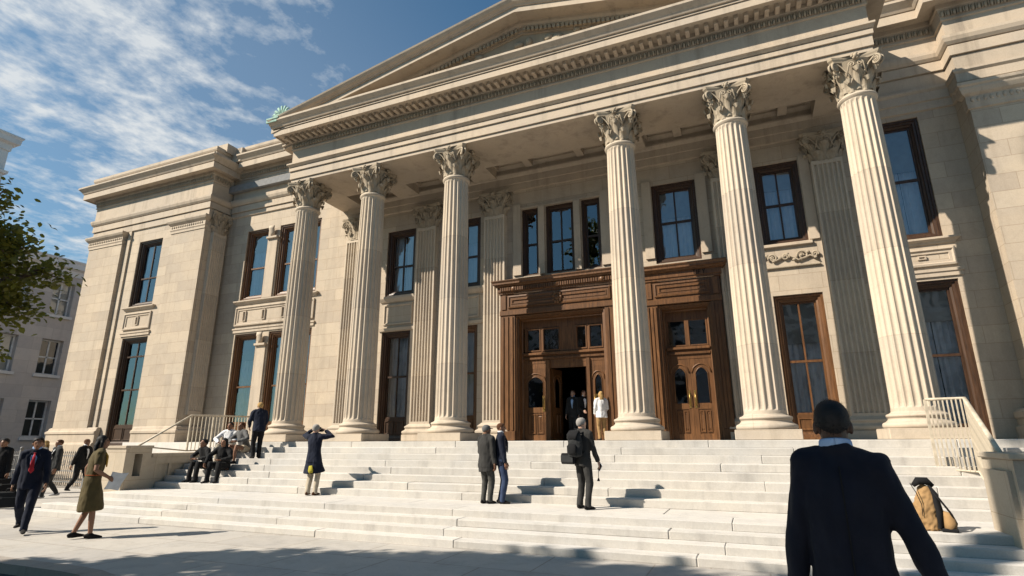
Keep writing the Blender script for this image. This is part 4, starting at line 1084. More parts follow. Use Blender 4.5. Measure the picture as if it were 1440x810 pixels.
# ------------------------------------------------------------------ people
def skinmat(name, col):
    m, nt, b = newmat(name); b.inputs['Base Color'].default_value = (*col,1); b.inputs['Roughness'].default_value = .5
    b.inputs['Specular IOR Level'].default_value = .35; b.inputs['Subsurface Weight'].default_value = .08; b.inputs['Subsurface Radius'].default_value = (.02,.008,.004)
    return m
M['skin_dark'] = skinmat('dark_skin', (.050,.026,.017)); M['skin_brown'] = skinmat('brown_skin', (.20,.10,.06)); M['skin_light'] = skinmat('light_skin', (.42,.26,.19))
def cloth_m(name, col, rough=.85): 
    return plain(name, col, rough=rough, var=.18, scale=7, spec=.15, bump=.12, sheen=.04)
CL = dict(navy=(.009,.012,.024), dnavy=(.006,.008,.016), charcoal=(.022,.023,.024), grey=(.055,.054,.05), black=(.008,.008,.009), olive=(.075,.058,.026), beige=(.36,.31,.24), white=(.62,.62,.63),
          blue=(.25,.36,.55), red=(.32,.02,.03), brownhair=(.07,.03,.014), greyhair=(.24,.225,.21), blond=(.34,.22,.09), blackhair=(.011,.0115,.0135), tan=(.27,.165,.075), midgrey=(.10,.10,.10), ltgrey=(.30,.30,.31), denim=(.03,.045,.09), yellow=(.30,.26,.03), gold=(.45,.25,.04), shoe=(.010,.009,.009), greyblack=(.030,.029,.028))
for k, c in CL.items(): M[k] = cloth_m('cloth_'+k if 'hair' not in k else 'hair_'+k, c)
M['blackhair'] = plain('hair_black', (.008,.0085,.010), rough=.6, var=.3, scale=40, spec=.2, bump=.3)

def remesh(mb, vox, smooth=4, name='tmp'):
    me = mb.mesh(name, []); o = bpy.data.objects.new(name, me); COL.objects.link(o)
    r = o.modifiers.new('r', 'REMESH'); r.mode = 'VOXEL'; r.voxel_size = vox; r.use_smooth_shade = True
    s = o.modifiers.new('s', 'SMOOTH'); s.iterations = smooth; s.factor = .5
    dg = bpy.context.evaluated_depsgraph_get(); dg.update()
    out = bpy.data.meshes.new_from_object(o.evaluated_get(dg))
    bpy.data.objects.remove(o); bpy.data.meshes.remove(me)
    return out
def wrinkle(me, amp, sx=9.0, sz=4.0, seed=0.0):
    me.update()
    ns = [v.normal.copy() for v in me.vertices]
    for v, n in zip(me.vertices, ns):
        c = v.co
        q = noise.noise(Vector((c.x*sx+seed, c.y*sx, c.z*sz+c.x*3)))+.5*noise.noise(Vector((c.x*sx*2.3, c.y*sx*2.3+seed, c.z*sz*2.6-c.x*5)))
        v.co = c+n*(amp*q)
    me.update()
def ik(a, b, l1, l2, pole):
    a = Vector(a); b = Vector(b); d = b-a; L = min(d.length, (l1+l2)*.999)
    d.normalize(); b = a+d*L
    x = (l1*l1-l2*l2+L*L)/(2*L); h = math.sqrt(max(0, l1*l1-x*x))
    p = Vector(pole); p = (p-d*p.dot(d)).normalized()
    return a+d*x+p*h, b
def person(loc, heading, H, label, skin='skin_brown', vox=.014, pelvis=(0,0,.95), lean=(0,0), twist=0, feet=((-.10,0),(.10,0)), footz=(0,0), toes=(-12,12), hands=((-.27,.02,.82),(.27,.02,.82)),
           elbow=((-.5,-1,-.1),(.5,-1,-.1)), head=(0,0), top=('jacket','navy'), hem=.80, legs=('trousers','charcoal'), hair=('short','blackhair'), shoes='shoe', shirt=None, tie=None, group=None,
           skirt=None, knee=(0,1,0), shoulder_w=.168, bulk=1.0, sleeve=True, flare=0.0, handrot=None, collar=False, vent=False, square=.012):
    """local axes: +Y is where the person faces, +X the right hand side; sizes for 1.75 m, scaled to H"""
    k = H/1.75; P = Vector(pelvis); fl, sl = R(lean[0]), R(lean[1])
    U = Vector((math.sin(sl), math.sin(fl)*math.cos(sl), math.cos(fl)*math.cos(sl)))
    RT = Vector((math.cos(R(twist)), math.sin(R(twist)), 0)); RT = (RT-U*RT.dot(U)).normalized(); FW = U.cross(RT)
    pR = Vector((1,0,0))
    def sp(z): return P+U*(z-.95)
    sh = [sp(1.425)+RT*(s*shoulder_w) for s in (-1,1)]
    hp = [P+pR*(s*.092)+Vector((0,0,-.03)) for s in (-1,1)]
    ank = [Vector((feet[i][0], feet[i][1], footz[i]+.085)) for i in (0,1)]
    kn = []; 
    for i in (0,1):
        kk, ank[i] = ik(hp[i], ank[i], .435, .415, Vector((knee[0]+(-.1,.1)[i], knee[1], knee[2]))); kn.append(kk)
    el = []; wr = []
    for i in (0,1):
        e, w_ = ik(sh[i], hands[i], .295, .265, elbow[i]); el.append(e); wr.append(w_)
    hy, hpz = R(head[0]), R(head[1])
    HR = Matrix.Rotation(hy, 3, 'Z') @ Matrix.Rotation(hpz, 3, 'X'); HB = Matrix((RT, Vector((-RT.y, RT.x, 0)).normalized() if abs(RT.z) < .9 else FW, Vector((0,0,1)))).transposed() @ HR
    nk = sp(1.50); hc = nk+U*.022+HB @ Vector((0,.014,.098))
    def hp_(x,y,z): return hc+HB @ Vector((x,y,z))
    # ---- body
    b = MB()
    b.ball(hp_(0,-.012,.028), (.078,.095,.082), 14, 10, HB); b.ball(hp_(0,-.02,.045), (.066,.080,.060), 12, 8, HB)
    b.ball(hp_(0,.018,-.035), (.060,.070,.080), 12, 9, HB); b.ball(hp_(0,.060,-.088), (.034,.028,.026), 8, 6, HB); b.ball(hp_(0,.045,.01), (.064,.048,.06), 10, 8, HB)
    b.ball(hp_(0,.094,-.022), (.014,.020,.017), 8, 6, HB); b.tube([hp_(0,.084,.025), hp_(0,.106,-.018)], [.009,.013], 6)
    b.ball(hp_(0,.078,-.058), (.026,.016,.012), 8, 6, HB)
    for s in (-1,1): b.ball(hp_(s*.080,-.008,-.012), (.014,.021,.033), 8, 6, HB)
    b.tube([sp(1.42), nk, hp_(0,-.018,-.02)], [(.100,.085),(.066,.066),(.061,.066)], 12, side=RT)
    b.tube([sp(.88), sp(1.0), sp(1.15), sp(1.30), sp(1.42), sp(1.47)], [(.150,.105),(.155,.105),(.135,.095),(.155,.105),(.150,.08),(.06,.05)], 14, side=RT)
    for i in (0,1):
        b.tube([hp[i], hp[i].lerp(kn[i],.5), kn[i], kn[i].lerp(ank[i],.32), ank[i]], [.082,.070,.050,.052,.036], 10)
        b.tube([sh[i]+Vector((0,0,.0)), sh[i].lerp(el[i],.5), el[i], el[i].lerp(wr[i],.35), wr[i]], [.052,.045,.038,.040,.027], 10)
        b.ball(sh[i], .056, 10, 7); b.tube([sp(1.43), sh[i]], [.06,.055], 8)
        a = R(toes[i]); fd = Vector((math.sin(a), math.cos(a), 0))
        b.tube([ank[i]+Vector((0,0,.02)), ank[i]-Vector((0,0,.05))-fd*.03, ank[i]-Vector((0,0,.055))+fd*.12], [.034,.034,.026], 8)
    body = remesh(b, vox*.8, 3)
    # fingers and eyes are added to the same mesh
    ex = MB()
    for i in (0,1):
        s = (-1,1)[i]; d = (wr[i]-el[i]).normalized()
        side = Vector((0,1,0)) if abs(d.y) < .8 else Vector((0,0,1))
        if handrot: side = Vector(handrot[i])
        side = (side-d*side.dot(d)).normalized()          # towards the thumb
        pal = d.cross(side)*(1 if i == 1 else -1)          # palm normal, towards the body
        if pal.x*s > 0 and not handrot: pal = -pal
        ex.tube([wr[i]-d*.02, wr[i]+d*.03, wr[i]+d*.075, wr[i]+d*.092], [(.025,.019),(.036,.016),(.041,.014),(.036,.011)], 10, side=side)
        for q, (off, ln) in enumerate(((.030,.072),(.010,.080),(-.011,.075),(-.030,.058))):
            p0 = wr[i]+d*.085+side*off; p1 = p0+d*ln*.45+pal*.008; p2 = p1+d*ln*.32+pal*.022; p3 = p2+d*ln*.18+pal*.026
            ex.tube([p0-d*.015,p0,p1,p2,p3], [.0095,.0095,.009,.008,.006], 7)
        t0 = wr[i]+d*.02+side*.026; ex.tube([t0, t0+d*.03+side*.022+pal*.010, t0+d*.058+side*.030+pal*.020, t0+d*.08+side*.028+pal*.028], [.012,.0115,.0105,.007], 7)
    tmp = MB(); tmp.v = [tuple(v.co) for v in body.vertices]; tmp.f = [tuple(p.vertices) for p in body.polygons]; tmp.sm = [True]*len(tmp.f); tmp.mi = [0]*len(tmp.f)
    tmp.copy_in(ex)
    ey = MB()
    for s in (-1,1):
        ey.ball(hp_(s*.031,.082,.008), (.012,.009,.006), 8, 6, HB); ey.tube([hp_(s*.016,.093,.028), hp_(s*.034,.092,.032), hp_(s*.052,.080,.026)], .005, 5)
    ey.tube([hp_(-.022,.094,-.060), hp_(0,.099,-.058), hp_(.022,.094,-.060)], .0045, 5)
    ey.mi = [1]*len(ey.f); tmp.copy_in(ey)
    bpy.data.meshes.remove(body)
    root = tmp.build('person', [M[skin], M['brownhair']])
    root.location = loc; root.rotation_euler = (0,0,R(heading)); root.scale = (k,k,k)
    tag(root, label, 'person', group)
    def add(mb, nm, mat, vx=None, sm=3, wr_=0, sd=0.0, raw=False):
        if raw: me = mb.mesh(nm, M[mat])
        else:
            me = remesh(mb, vx or vox, sm, nm); me.materials.clear(); me.materials.append(M[mat])
            if wr_: wrinkle(me, wr_, seed=sd)
        o = link(nm, me, root); return o
    sd = random.uniform(0, 50); B = bulk
    # ---- legs
    if legs:
        t = MB()
        t.tube([sp(1.04), sp(.97), P+Vector((0,0,-.06)), P+Vector((0,0,-.11))], [(.150*B,.112*B),(.168*B,.122*B),(.170*B,.120*B),(.12,.09)], 14, side=pR)
        for i in (0,1):
            cut = 1.0 if legs[0] == 'trousers' else .1
            t.tube([hp[i]+Vector((0,0,.03)), hp[i].lerp(kn[i],.5), kn[i], kn[i].lerp(ank[i],.4), ank[i].lerp(kn[i],.12), ank[i]+Vector((0,0,-.045))] if cut == 1 else [hp[i]+Vector((0,0,.03)), hp[i].lerp(kn[i],.45)],
                   [.100*B,.090*B,.076,.070,.062,.064] if cut == 1 else [.10,.09], 12)
        add(t, 'trousers' if legs[0] == 'trousers' else 'shorts', legs[1], wr_=.011, sd=sd)
    # ---- shoes
    for i in (0,1):
        f = MB()
        a = R(toes[i]); fd = Vector((math.sin(a), math.cos(a), 0)); q = ank[i]-Vector((0,0,.085))
        sdv = Vector((fd.y,-fd.x,0))
        f.tube([q-fd*.085+Vector((0,0,.035)), q-fd*.06+Vector((0,0,.045)), q+Vector((0,0,.05)), q+fd*.07+Vector((0,0,.038)), q+fd*.14+Vector((0,0,.028)), q+fd*.185+Vector((0,0,.022))], [(.028,.030),(.033,.042),(.036,.05),(.040,.035),(.038,.024),(.018,.014)], 12, side=sdv)
        f.tube([q+Vector((0,0,.05)), q+Vector((0,0,.10))], [.042,.042], 10)
        add(f, 'shoe', shoes, vx=vox*.8)
    # ---- upper clothes
    if top:
        t = MB(); hb = hem
        rings = [(1.513,.070,.068),(1.495,.094,.080),(1.455,.150,.096),(1.40,.190*B,.112*B),(1.30,.198*B,.132*B),(1.18,.182*B,.128*B),(1.06,.176*B,.126*B),(.95,.188*B+flare*.1,.134*B+flare*.08)]
        z = .86
        if hb < .9: rings.append((max(hb,.80), .192*B+flare*.25, .138*B+flare*.2))
        pts = [sp(r[0]) for r in rings]; rad = [(r[1], r[2]) for r in rings]
        t.tube(list(reversed(pts)), list(reversed(rad)), 18, side=RT)
        mid = (kn[0]+kn[1])/2; low = (ank[0]+ank[1])/2
        if hb < .78:
            cx = []; 
            p0 = sp(.82); tgt = (kn[0]+kn[1])/2
            spread = abs(kn[0].y-kn[1].y)*.5+abs(kn[0].x-kn[1].x)*.3
            n = 4; pp = [sp(.95)]; rr = [(.19*B,.135*B)]
            for j in range(1, n+1):
                u = j/n; z = .86+(hb-.86)*u
                w = min(1, (.95-z)/.45)
                c = P.lerp(mid, w); c = Vector((c.x, c.y, z))
                pp.append(c); rr.append((.195*B+flare*u+.02*u, .140*B+flare*u*.8+spread*w*.9))
            t.tube(list(reversed(pp)), list(reversed(rr)), 18, side=pR)
        for i in (0,1):
            end = wr[i] if sleeve else sh[i].lerp(el[i],.7)
            t.ball(sh[i]+RT*((-1,1)[i]*-.012), (.078*B,.078*B,.070*B), 12, 8); t.tube([sp(1.485), sp(1.47)*.45+sh[i]*.55+U*.026, sh[i]+U*.004], [(.072,.050),(.070,.056),(.074,.070)], 10, side=Vector((0,1,0)))
            t.ball(sh[i]+RT*((-1,1)[i]*.010)+U*square, (.066,.070,.050), 10, 7)
            t.tube([sp(1.47)*.6+sh[i]*.4+U*.026, sh[i]+RT*((-1,1)[i]*.02)+U*square], [(.066,.05),(.066,.046)], 8, side=Vector((0,1,0)))
            if sleeve: t.tube([sh[i], sh[i].lerp(el[i],.5), el[i], el[i].lerp(end,.5), end+(end-el[i]).normalized()*.005], [.078*B,.068*B,.060*B,.053,.046], 12)
            else: t.tube([sh[i], end], [.07,.058], 10)
        if top[0] in ('jacket','coat'):
            t.tube([sp(1.505)+RT*(.078*math.sin(a))+FW*(.076*math.cos(a))+U*(-.014*math.cos(a)) for a in [R(x) for x in range(-180,181,20)]], [(.024,.013)]*19, 8, side=U)
        add(t, top[0], top[1], sm=3 if vox > .01 else 14, wr_=.015, sd=sd)
        ins = MB(); nb = sp(1.508)
        if shirt and not collar:   # front opening with shirt, collar and lapels
            q = lambda x,z,o: sp(z)+RT*x+FW*o
            zz = [(1.46,.034,.072),(1.40,.060,.116),(1.30,.055,.146),(1.20,.038,.145),(1.10,.010,.140)]
            v = []
            for z, wd, o in zz: v += [q(-wd,z,o-.012), q(0,z,o+.012), q(wd,z,o-.012)]
            fcs = []
            for j in range(len(zz)-1):
                for c in (0,1): fcs.append((j*3+c, j*3+c+1, j*3+c+4, j*3+c+3))
            ins.add(v, fcs, True)
            ins.tube([nb+RT*(.069*math.sin(a))+FW*(.068*math.cos(a))+U*(.035 if abs(a) > 1 else .022) for a in [R(x) for x in range(-165,166,15)]], [(.020,.007)]*23, 6, side=U)
            add(ins, 'shirt', shirt, raw=True)
            if tie:
                tm = MB(); tm.tube([q(0,1.455,.098), q(0,1.44,.105)], [(.022,.014),(.016,.012)], 8, side=RT); tm.tube([q(0,1.44,.108), q(0,1.30,.166), q(0,1.14,.162), q(0,1.09,.158)], [(.014,.006),(.030,.007),(.042,.007),(.004,.004)], 8, side=RT)
                add(tm, 'tie', tie, raw=True)
            lp = MB()
            for s in (-1,1):
                v = [q(s*.060,1.46,.078), q(s*.105,1.38,.128), q(s*.085,1.27,.150), q(s*.020,1.08,.150), q(s*.035,1.22,.160), q(s*.050,1.36,.142)]
                lp.add(v+[p+FW*.008 for p in v], [(0,1,2,3,4,5),(11,10,9,8,7,6)]+[(j,(j+1)%6,6+(j+1)%6,6+j) for j in range(6)])
            add(lp, 'lapels', top[1], raw=True)
        elif shirt:
            ins.tube([nb+RT*(.071*math.sin(a))+FW*(.071*math.cos(a)-.002)+U*(.020-.012*math.cos(a)) for a in [R(x) for x in range(-180,181,10)]], [(.024,.006)]*37, 8, side=U)
            add(ins, 'shirt', shirt, raw=True)
    # ---- hair
    if hair:
        h = MB(); st = hair[0]
        if st in ('short','crop','cap'):
            e = .004 if st == 'crop' else .012
            v = []; fcs = []; nu, nv = 32, 18
            for j in range(nv+1):
                th = R(130)*j/nv
                for i in range(nu):
                    ph = 2*math.pi*i/nu; fr = max(0, math.sin(ph))
                    lim = R(104)-R(50)*fr**1.3+R(34)*max(0, -math.sin(ph))**1.5; t2 = th*lim/R(130)
                    v.append(hp_((.078+e)*math.sin(t2)**.86*math.cos(ph), -.012+(.095+e)*math.sin(t2)**.88*math.sin(ph), .028+(.083+e)*math.copysign(abs(math.cos(t2))**.92, math.cos(t2))))
            for j in range(nv):
                for i in range(nu): fcs.append((j*nu+i, (j+1)*nu+i, (j+1)*nu+(i+1)%nu, j*nu+(i+1)%nu))
            h.add(v, fcs, True)
            if st == 'crop':
                rr = random.Random(3); nb_ = len(h.v)
                for q in range(2600 if vox < .01 else 0):
                    j = rr.randint(1, nv); i = rr.randrange(nu); p = h.v[j*nu+i]; p2 = h.v[(j-1)*nu+(i+1)%nu]
                    p = Vector(p).lerp(Vector(p2), rr.random())+Vector((rr.gauss(0,.003), rr.gauss(0,.003), rr.gauss(0,.004)-(.007*rr.random() if j > nv-3 else 0)))
                    n_ = (p-hp_(0,-.012,.02)).normalized(); t_ = n_.cross(Vector((rr.gauss(0,1), rr.gauss(0,1), rr.gauss(0,1)))).normalized()*.0016
                    tip = p+n_*.0035+Vector((0,0,-.005)); h.add([p-t_, p+t_, tip], [(0,1,2)])
            if st == 'cap': h.tube([hp_(0,.05,.05), hp_(0,.12,.035), hp_(0,.155,.03)], [(.07,.012),(.065,.008),(.03,.006)], 8, side=HB @ Vector((1,0,0)))
            ho = add(h, 'hair' if st != 'cap' else 'cap', hair[1], raw=True)
            wrinkle(ho.data, .005 if st == 'short' else .0016, 45 if st == 'short' else 130, 30 if st == 'short' else 110, sd)
        else:
            h.ball(hp_(0,-.022,.042), (.084,.096,.090), 14, 10, HB)
            ln = .26 if st == 'long' else .12
            h.tube([hp_(0,-.055,.03), hp_(0,-.085,-.05), hp_(0,-.085,-.06-ln*.5), hp_(0,-.075,-.06-ln)], [(.078,.05),(.088,.045),(.090,.038),(.06,.025)], 12, side=HB @ Vector((1,0,0)))
            for s in (-1,1): h.tube([hp_(s*.055,.0,.06), hp_(s*.082,.0,.0), hp_(s*.078,-.01,-.06-ln*.4)], [.03,.03,.022], 8)
            add(h, 'hair', hair[1], vx=.010, wr_=.006, sd=sd)
    if vent:   # seams at the back of the jacket
        s = MB()
        q = lambda x,z,o: sp(z)+RT*x-FW*o
        s.tube([q(0,1.44,.098), q(0,1.36,.122), q(0,1.25,.134), q(0,1.1,.130), q(0,.98,.134), q(0,.86,.142)], .0035, 5)
        add(s, 'seam', 'black', raw=True)
    GRIP[root.name] = [wr[i]+(wr[i]-el[i]).normalized()*.095 for i in (0,1)]
    return root
GRIP = {}
def at(px, py, z): # the point on level z seen at a pixel of the photograph
    f = 782.26; a = (px-720)/f; b_ = -(py-405)/f
    yaw, pitch, roll = R(22.797), R(15.291), R(-.255)
    fwd = Vector((-math.sin(yaw)*math.cos(pitch), math.cos(yaw)*math.cos(pitch), math.sin(pitch))); rt = Vector((math.cos(yaw), math.sin(yaw), 0)); up = rt.cross(fwd)
    r2 = rt*math.cos(roll)+up*math.sin(roll); u2 = up*math.cos(roll)-rt*math.sin(roll)
    d = fwd+r2*a+u2*b_; k = (z-1.72)/d.z
    return Vector((d.x*k, d.y*k, z))

# the man in front
front = person((.375,3.36,0), -6, 1.93, 'man in a dark navy suit seen close from behind at the foot of the steps', 'skin_dark', vox=.008, hands=((-.285,.05,.80),(.40,.0,.80)), elbow=((-1,-.8,0),(1,-.8,0)), head=(4,0),
       top=('jacket','dnavy'), hem=.74, legs=('trousers','dnavy'), hair=('crop','blackhair'), shirt='blue', collar=True, vent=True, shoulder_w=.150, bulk=1.0, square=.032, feet=((-.11,.05),(.12,-.10)))
front.scale.x *= .90
# on the landing
bp = at(822,716,LAND)
back = person(bp, -24, 1.66, 'grey haired man with a backpack standing on the landing with a phone in his hand', 'skin_light', hands=((-.20,.10,.92),(.30,.16,.80)), head=(-12,6), top=('jacket','greyblack'), hem=.80, legs=('trousers','greyblack'), hair=('short','greyhair'), feet=((-.13,.02),(.14,-.06)), footz=(0,0))
pa = at(683,706,LAND); pa *= 10.85/pa.y; pa.z = LAND
person(pa, -18, 1.56, 'man in a grey cap and black jacket talking on the landing, back to the viewer', 'skin_brown', hands=((-.16,.20,.95),(.27,.02,.80)), head=(-20,0), top=('jacket','greyblack'), hem=.72, legs=('trousers','grey'), hair=('cap','midgrey'), bulk=1.06, feet=((-.08,.0),(.09,.04)))
pb = at(704,700,LAND); pb *= 10.98/pb.y; pb.z = LAND
person(pb, -62, 1.60, 'man in a navy suit standing beside the man in the grey cap', 'skin_brown', hands=((-.24,.12,.86),(.22,.10,.84)), head=(-8,0), top=('jacket','navy'), hem=.78, legs=('trousers','denim'), hair=('crop','brownhair'), shirt='white', tie='midgrey', feet=((-.08,.0),(.09,.03)))
pc = at(437,692,LAND); pc *= 11.0/pc.y; pc.z = LAND
coat = person(pc, 8, 1.64, 'person in a long navy coat and beige trousers raising both hands on the landing', 'skin_light', hands=((-.20,.14,1.60),(.20,.14,1.58)), elbow=((-1,.1,-.5),(1,.1,-.5)), head=(0,4), top=('coat','navy'), hem=.56, flare=.07, legs=('trousers','beige'), hair=('short','greyhair'), feet=((-.10,.0),(.10,.02)), shoes='brownhair')
# on the plaza
pw = at(115,758,0)
woman = person(pw, -28, 1.84, 'woman in an olive belted dress and black shoes carrying white papers', 'skin_brown', hands=((-.22,-.06,.92),(.19,.22,1.02)), elbow=((-.6,-1,-.1),(.6,-1,-.3)), lean=(4,0), head=(-10,0), top=('dress','olive'), hem=.46, flare=-.015, legs=None, hair=('bob','blackhair'), sleeve=False,
       feet=((-.07,-.13),(.07,.10)), footz=(.02,0), knee=(0,1,0), pelvis=(0,0,.958))
ps = at(28,750,0)
suit = person(ps, -128, 1.85, 'man in a navy suit and red tie walking across the plaza', 'skin_brown', hands=((-.27,.20,.86),(.28,-.10,.80)), lean=(4,0), head=(6,0), top=('jacket','navy'), hem=.80, legs=('trousers','navy'), hair=('short','blackhair'), shirt='blue', tie='red',
       feet=((-.09,.30),(.09,-.32)), footz=(0,.07), pelvis=(0,0,.935))
person(at(107,693,0), -75, 1.86, 'man in a black suit walking past the iron fence in profile', 'skin_brown', vox=.018, hands=((-.24,.22,.88),(.24,-.14,.84)), lean=(5,0), top=('jacket','black'), hem=.8, legs=('trousers','black'), hair=('crop','brownhair'), shirt='white', feet=((-.08,.30),(.08,-.30)), footz=(0,.06), pelvis=(0,0,.935))
person(at(69,700,0), 165, 1.84, 'man in a charcoal suit and white shoes walking towards the road', 'skin_brown', vox=.018, hands=((-.26,.06,.84),(.20,.22,1.05)), top=('jacket','charcoal'), hem=.8, legs=('trousers','charcoal'), hair=('crop','brownhair'), shirt='white', feet=((-.08,.22),(.08,-.18)), footz=(0,.04), shoes='ltgrey', pelvis=(0,0,.93))
person(at(50,694,0), 170, 1.78, 'fair haired person in a grey jacket half hidden behind the man in the red tie', 'skin_light', vox=.018, top=('jacket','midgrey'), hem=.8, legs=('trousers','charcoal'), hair=('bob','blond'), feet=((-.08,.10),(.08,-.12)))
edge = person(at(-14,716,0), -150, 1.84, 'person in a long black coat cut off by the left edge of the picture', 'skin_brown', vox=.016, hands=((-.27,.05,.78),(.27,.02,.80)), top=('coat','black'), hem=.45, flare=.03, legs=('trousers','black'), hair=('short','blackhair'), feet=((-.09,.05),(.09,-.08)))
# sitting on the steps at the left, and those by the rail
def stepz(n): return LAND+n*RS
def stepy(n): return UP0+(n-1)*TR
def sit(x, n, heading, label, top, legs, hair, skin, hands, lean=(12,0), dx=.13, hem=.9, head=(0,8)):
    # sits on tread n, feet two treads lower; local origin on tread n-2 in front
    zf = stepz(n-2); y = stepy(n)+.10; k = 1.0
    return person((x, y-.0, zf), heading, 1.75, label, skin, vox=.016, pelvis=(0,0,2*RS+.115), lean=lean, feet=((-dx,.42),(dx,.46)), hands=hands, elbow=((-1,-.3,0),(1,-.3,0)), head=head, top=top, hem=hem, legs=legs, hair=hair, knee=(0,.6,1))
sit(-14.35, 3, 172, 'seated person in a black coat nearest the low side wall', ('coat','black'), ('trousers','black'), ('short','blackhair'), 'skin_brown', ((-.14,.40,.62),(.14,.42,.62)), lean=(24,0))
sit(-13.75, 3, -168, 'seated person in black with a bare arm reaching down beside the other sitter', ('jacket','black'), ('trousers','black'), ('bob','blackhair'), 'skin_brown', ((-.16,.38,.60),(.24,.46,.50)), lean=(20,-6))
sit(-14.55, 6, -160, 'person in a white top and pale trousers sitting on the upper steps by the rail', ('top','white'), ('trousers','beige'), ('short','blackhair'), 'skin_brown', ((-.12,.34,.62),(.16,.38,.60)), lean=(14,0))
sit(-13.95, 6, 175, 'person with bare knees in a grey shirt sitting on the upper steps', ('top','midgrey'), ('shorts','beige'), ('short','brownhair'), 'skin_brown', ((-.14,.36,.64),(.14,.36,.62)), lean=(18,4))
stand = person((-13.25, stepy(5)+.15, stepz(5)), 60, 1.62, 'man in a navy jacket bending towards the sitting people by the rail', 'skin_light', vox=.016, lean=(16,0), hands=((-.22,.30,.95),(.20,.26,.92)), head=(0,14), top=('jacket','navy'), hem=.80, legs=('trousers','black'), hair=('short','blond'), feet=((-.09,0),(.09,.05)))
# in the main doorway
person((-5.02,16.75,FLOOR), 178, 1.50, 'person in a dark suit and pale blue shirt coming out of the open doorway', 'skin_light', vox=.016, hands=((-.25,.10,.84),(.24,.12,.86)), top=('jacket','charcoal'), hem=.78, legs=('trousers','charcoal'), hair=('short','brownhair'), shirt='blue', feet=((-.08,.12),(.08,-.10)))
person((-4.62,16.55,FLOOR), -150, 1.48, 'brown haired person in a black suit leaving the doorway behind the backpack', 'skin_light', vox=.016, hands=((-.25,.10,.84),(.10,.24,1.0)), top=('jacket','black'), hem=.78, legs=('trousers','black'), hair=('bob','brownhair'), shirt='white', feet=((-.08,.10),(.08,-.08)))
person((-5.25,17.5,FLOOR), 178, 1.55, 'person in a brown coat standing inside the dark hall', 'skin_brown', vox=.018, top=('coat','brownhair'), hem=.6, legs=('trousers','black'), hair=('short','blackhair'))
person((-3.93,15.86,FLOOR), 35, 1.36, 'fair haired person in a white top standing against the right door leaf', 'skin_light', vox=.014, hands=((-.20,.16,.95),(.18,.18,.95)), top=('blouse','white'), hem=.78, flare=.05, legs=('trousers','tan'), hair=('long','blond'), bulk=1.08)

# ------------------------------------------------------------------ things they carry
def grip(o, i): return carried(o, *GRIP[o.name][i])
def backpack(loc, rz, k, label, mat, mat2):
    root = empty('backpack', loc, R(rz)); root.scale = (k,k,k)
    b = MB(); b.tube([(0,0,0),(0,0,.03),(0,0,.15),(0,0,.32),(0,0,.43),(0,0,.47)], [(.12,.07),(.155,.095),(.165,.105),(.155,.095),(.12,.07),(.06,.04)], 16, side=(1,0,0))
    me = remesh(b, .014, 3); me.materials.append(M[mat]); wrinkle(me, .012, 12, 9); link('bag_body', me, root)
    p = MB(); p.tube([(0,-.085,.05),(0,-.10,.08),(0,-.105,.20),(0,-.095,.24)], [(.08,.02),(.115,.035),(.115,.035),(.08,.02)], 12, side=(1,0,0)); p.build('front_pocket', M[mat2], root)
    f = MB(); f.tube([(0,-.10,.33),(0,-.075,.42),(0,-.01,.485),(0,.06,.45)], [(.11,.012),(.135,.016),(.13,.016),(.10,.012)], 12, side=(1,0,0)); f.build('flap', M[mat2], root)
    for s in (-1,1):
        t = MB(); t.tube([(s*.08,.08,.44),(s*.085,.16,.47),(s*.10,.24,.38),(s*.11,.20,.18),(s*.10,.09,.06)], [(.022,.006)]*5, 6, side=(1,0,0)); t.build('strap', M[mat2], root)
    h = MB(); h.tube([(-.04,.03,.47),(-.03,.03,.52),(.03,.03,.52),(.04,.03,.47)], .009, 6); h.build('carry_loop', M[mat2], root)
    tag(root, label, 'backpack'); return root
def carried(o, x, y, z): # a point given in a person's own frame, in world space
    k = o.scale[0]; a = o.rotation_euler[2]
    return Vector(o.location)+Vector((k*(x*math.cos(a)-y*math.sin(a)), k*(x*math.sin(a)+y*math.cos(a)), k*z))
backpack(carried(back, 0, -.225, .98), -24, .98, 'dark grey backpack worn by the grey haired man on the landing', 'charcoal', 'black')
sh = MB(); sh.cbox(-.16,.16,-.05,.05,0,.20,.02); o = sh.build('shoulder_bag', M['black']); o.location = carried(back, -.20, -.20, .84); o.rotation_euler = (0,0,R(-24)); tag(o, 'small black shoulder bag hanging under the dark grey backpack', 'bag')
f = MB(); f.tube([(-.03,0,.03),(-.02,0,.08),(.03,0,.08),(.04,0,.03)], .006, 5); f.cbox(-.15,.15,-.055,-.049,.04,.16,.004); f.build('flap', M['charcoal'], o)
# phone with a dangling strap
r = empty('phone', grip(back,1)-Vector((0,0,.02))); r.rotation_euler = (0,R(35),R(-24))
b = MB(); b.cbox(-.035,.035,-.005,.005,-.07,.07,.004); b.build('case', M['white'], r)
b = MB(); b.box(-.03,.03,-.0065,-.0052,-.06,.06); b.build('screen', M['black'], r)
b = MB(); b.tube([(0,0,-.07),(.03,.01,-.13),(.07,.01,-.19)], .006, 5); b.tube([(.07,.01,-.19),(.095,.01,-.235)], [.012,.03], 7); b.build('tassel', M['black'], r)
tag(r, 'pale phone with a black tassel in the hand of the man with the backpack', 'phone')
# papers under the woman's arm
b = MB()
for k in range(4): b.obox((.004*k, .003*k, 0), (.11,.0,.01*k), (0,.0012,0), (.01*k,0,.155))
o = b.build('papers', M['white']); o.location = grip(woman,1)+Vector((.03,.02,-.02)); o.rotation_euler = (R(8),R(14),R(52)); tag(o, 'sheaf of white papers held by the woman in olive', 'papers')
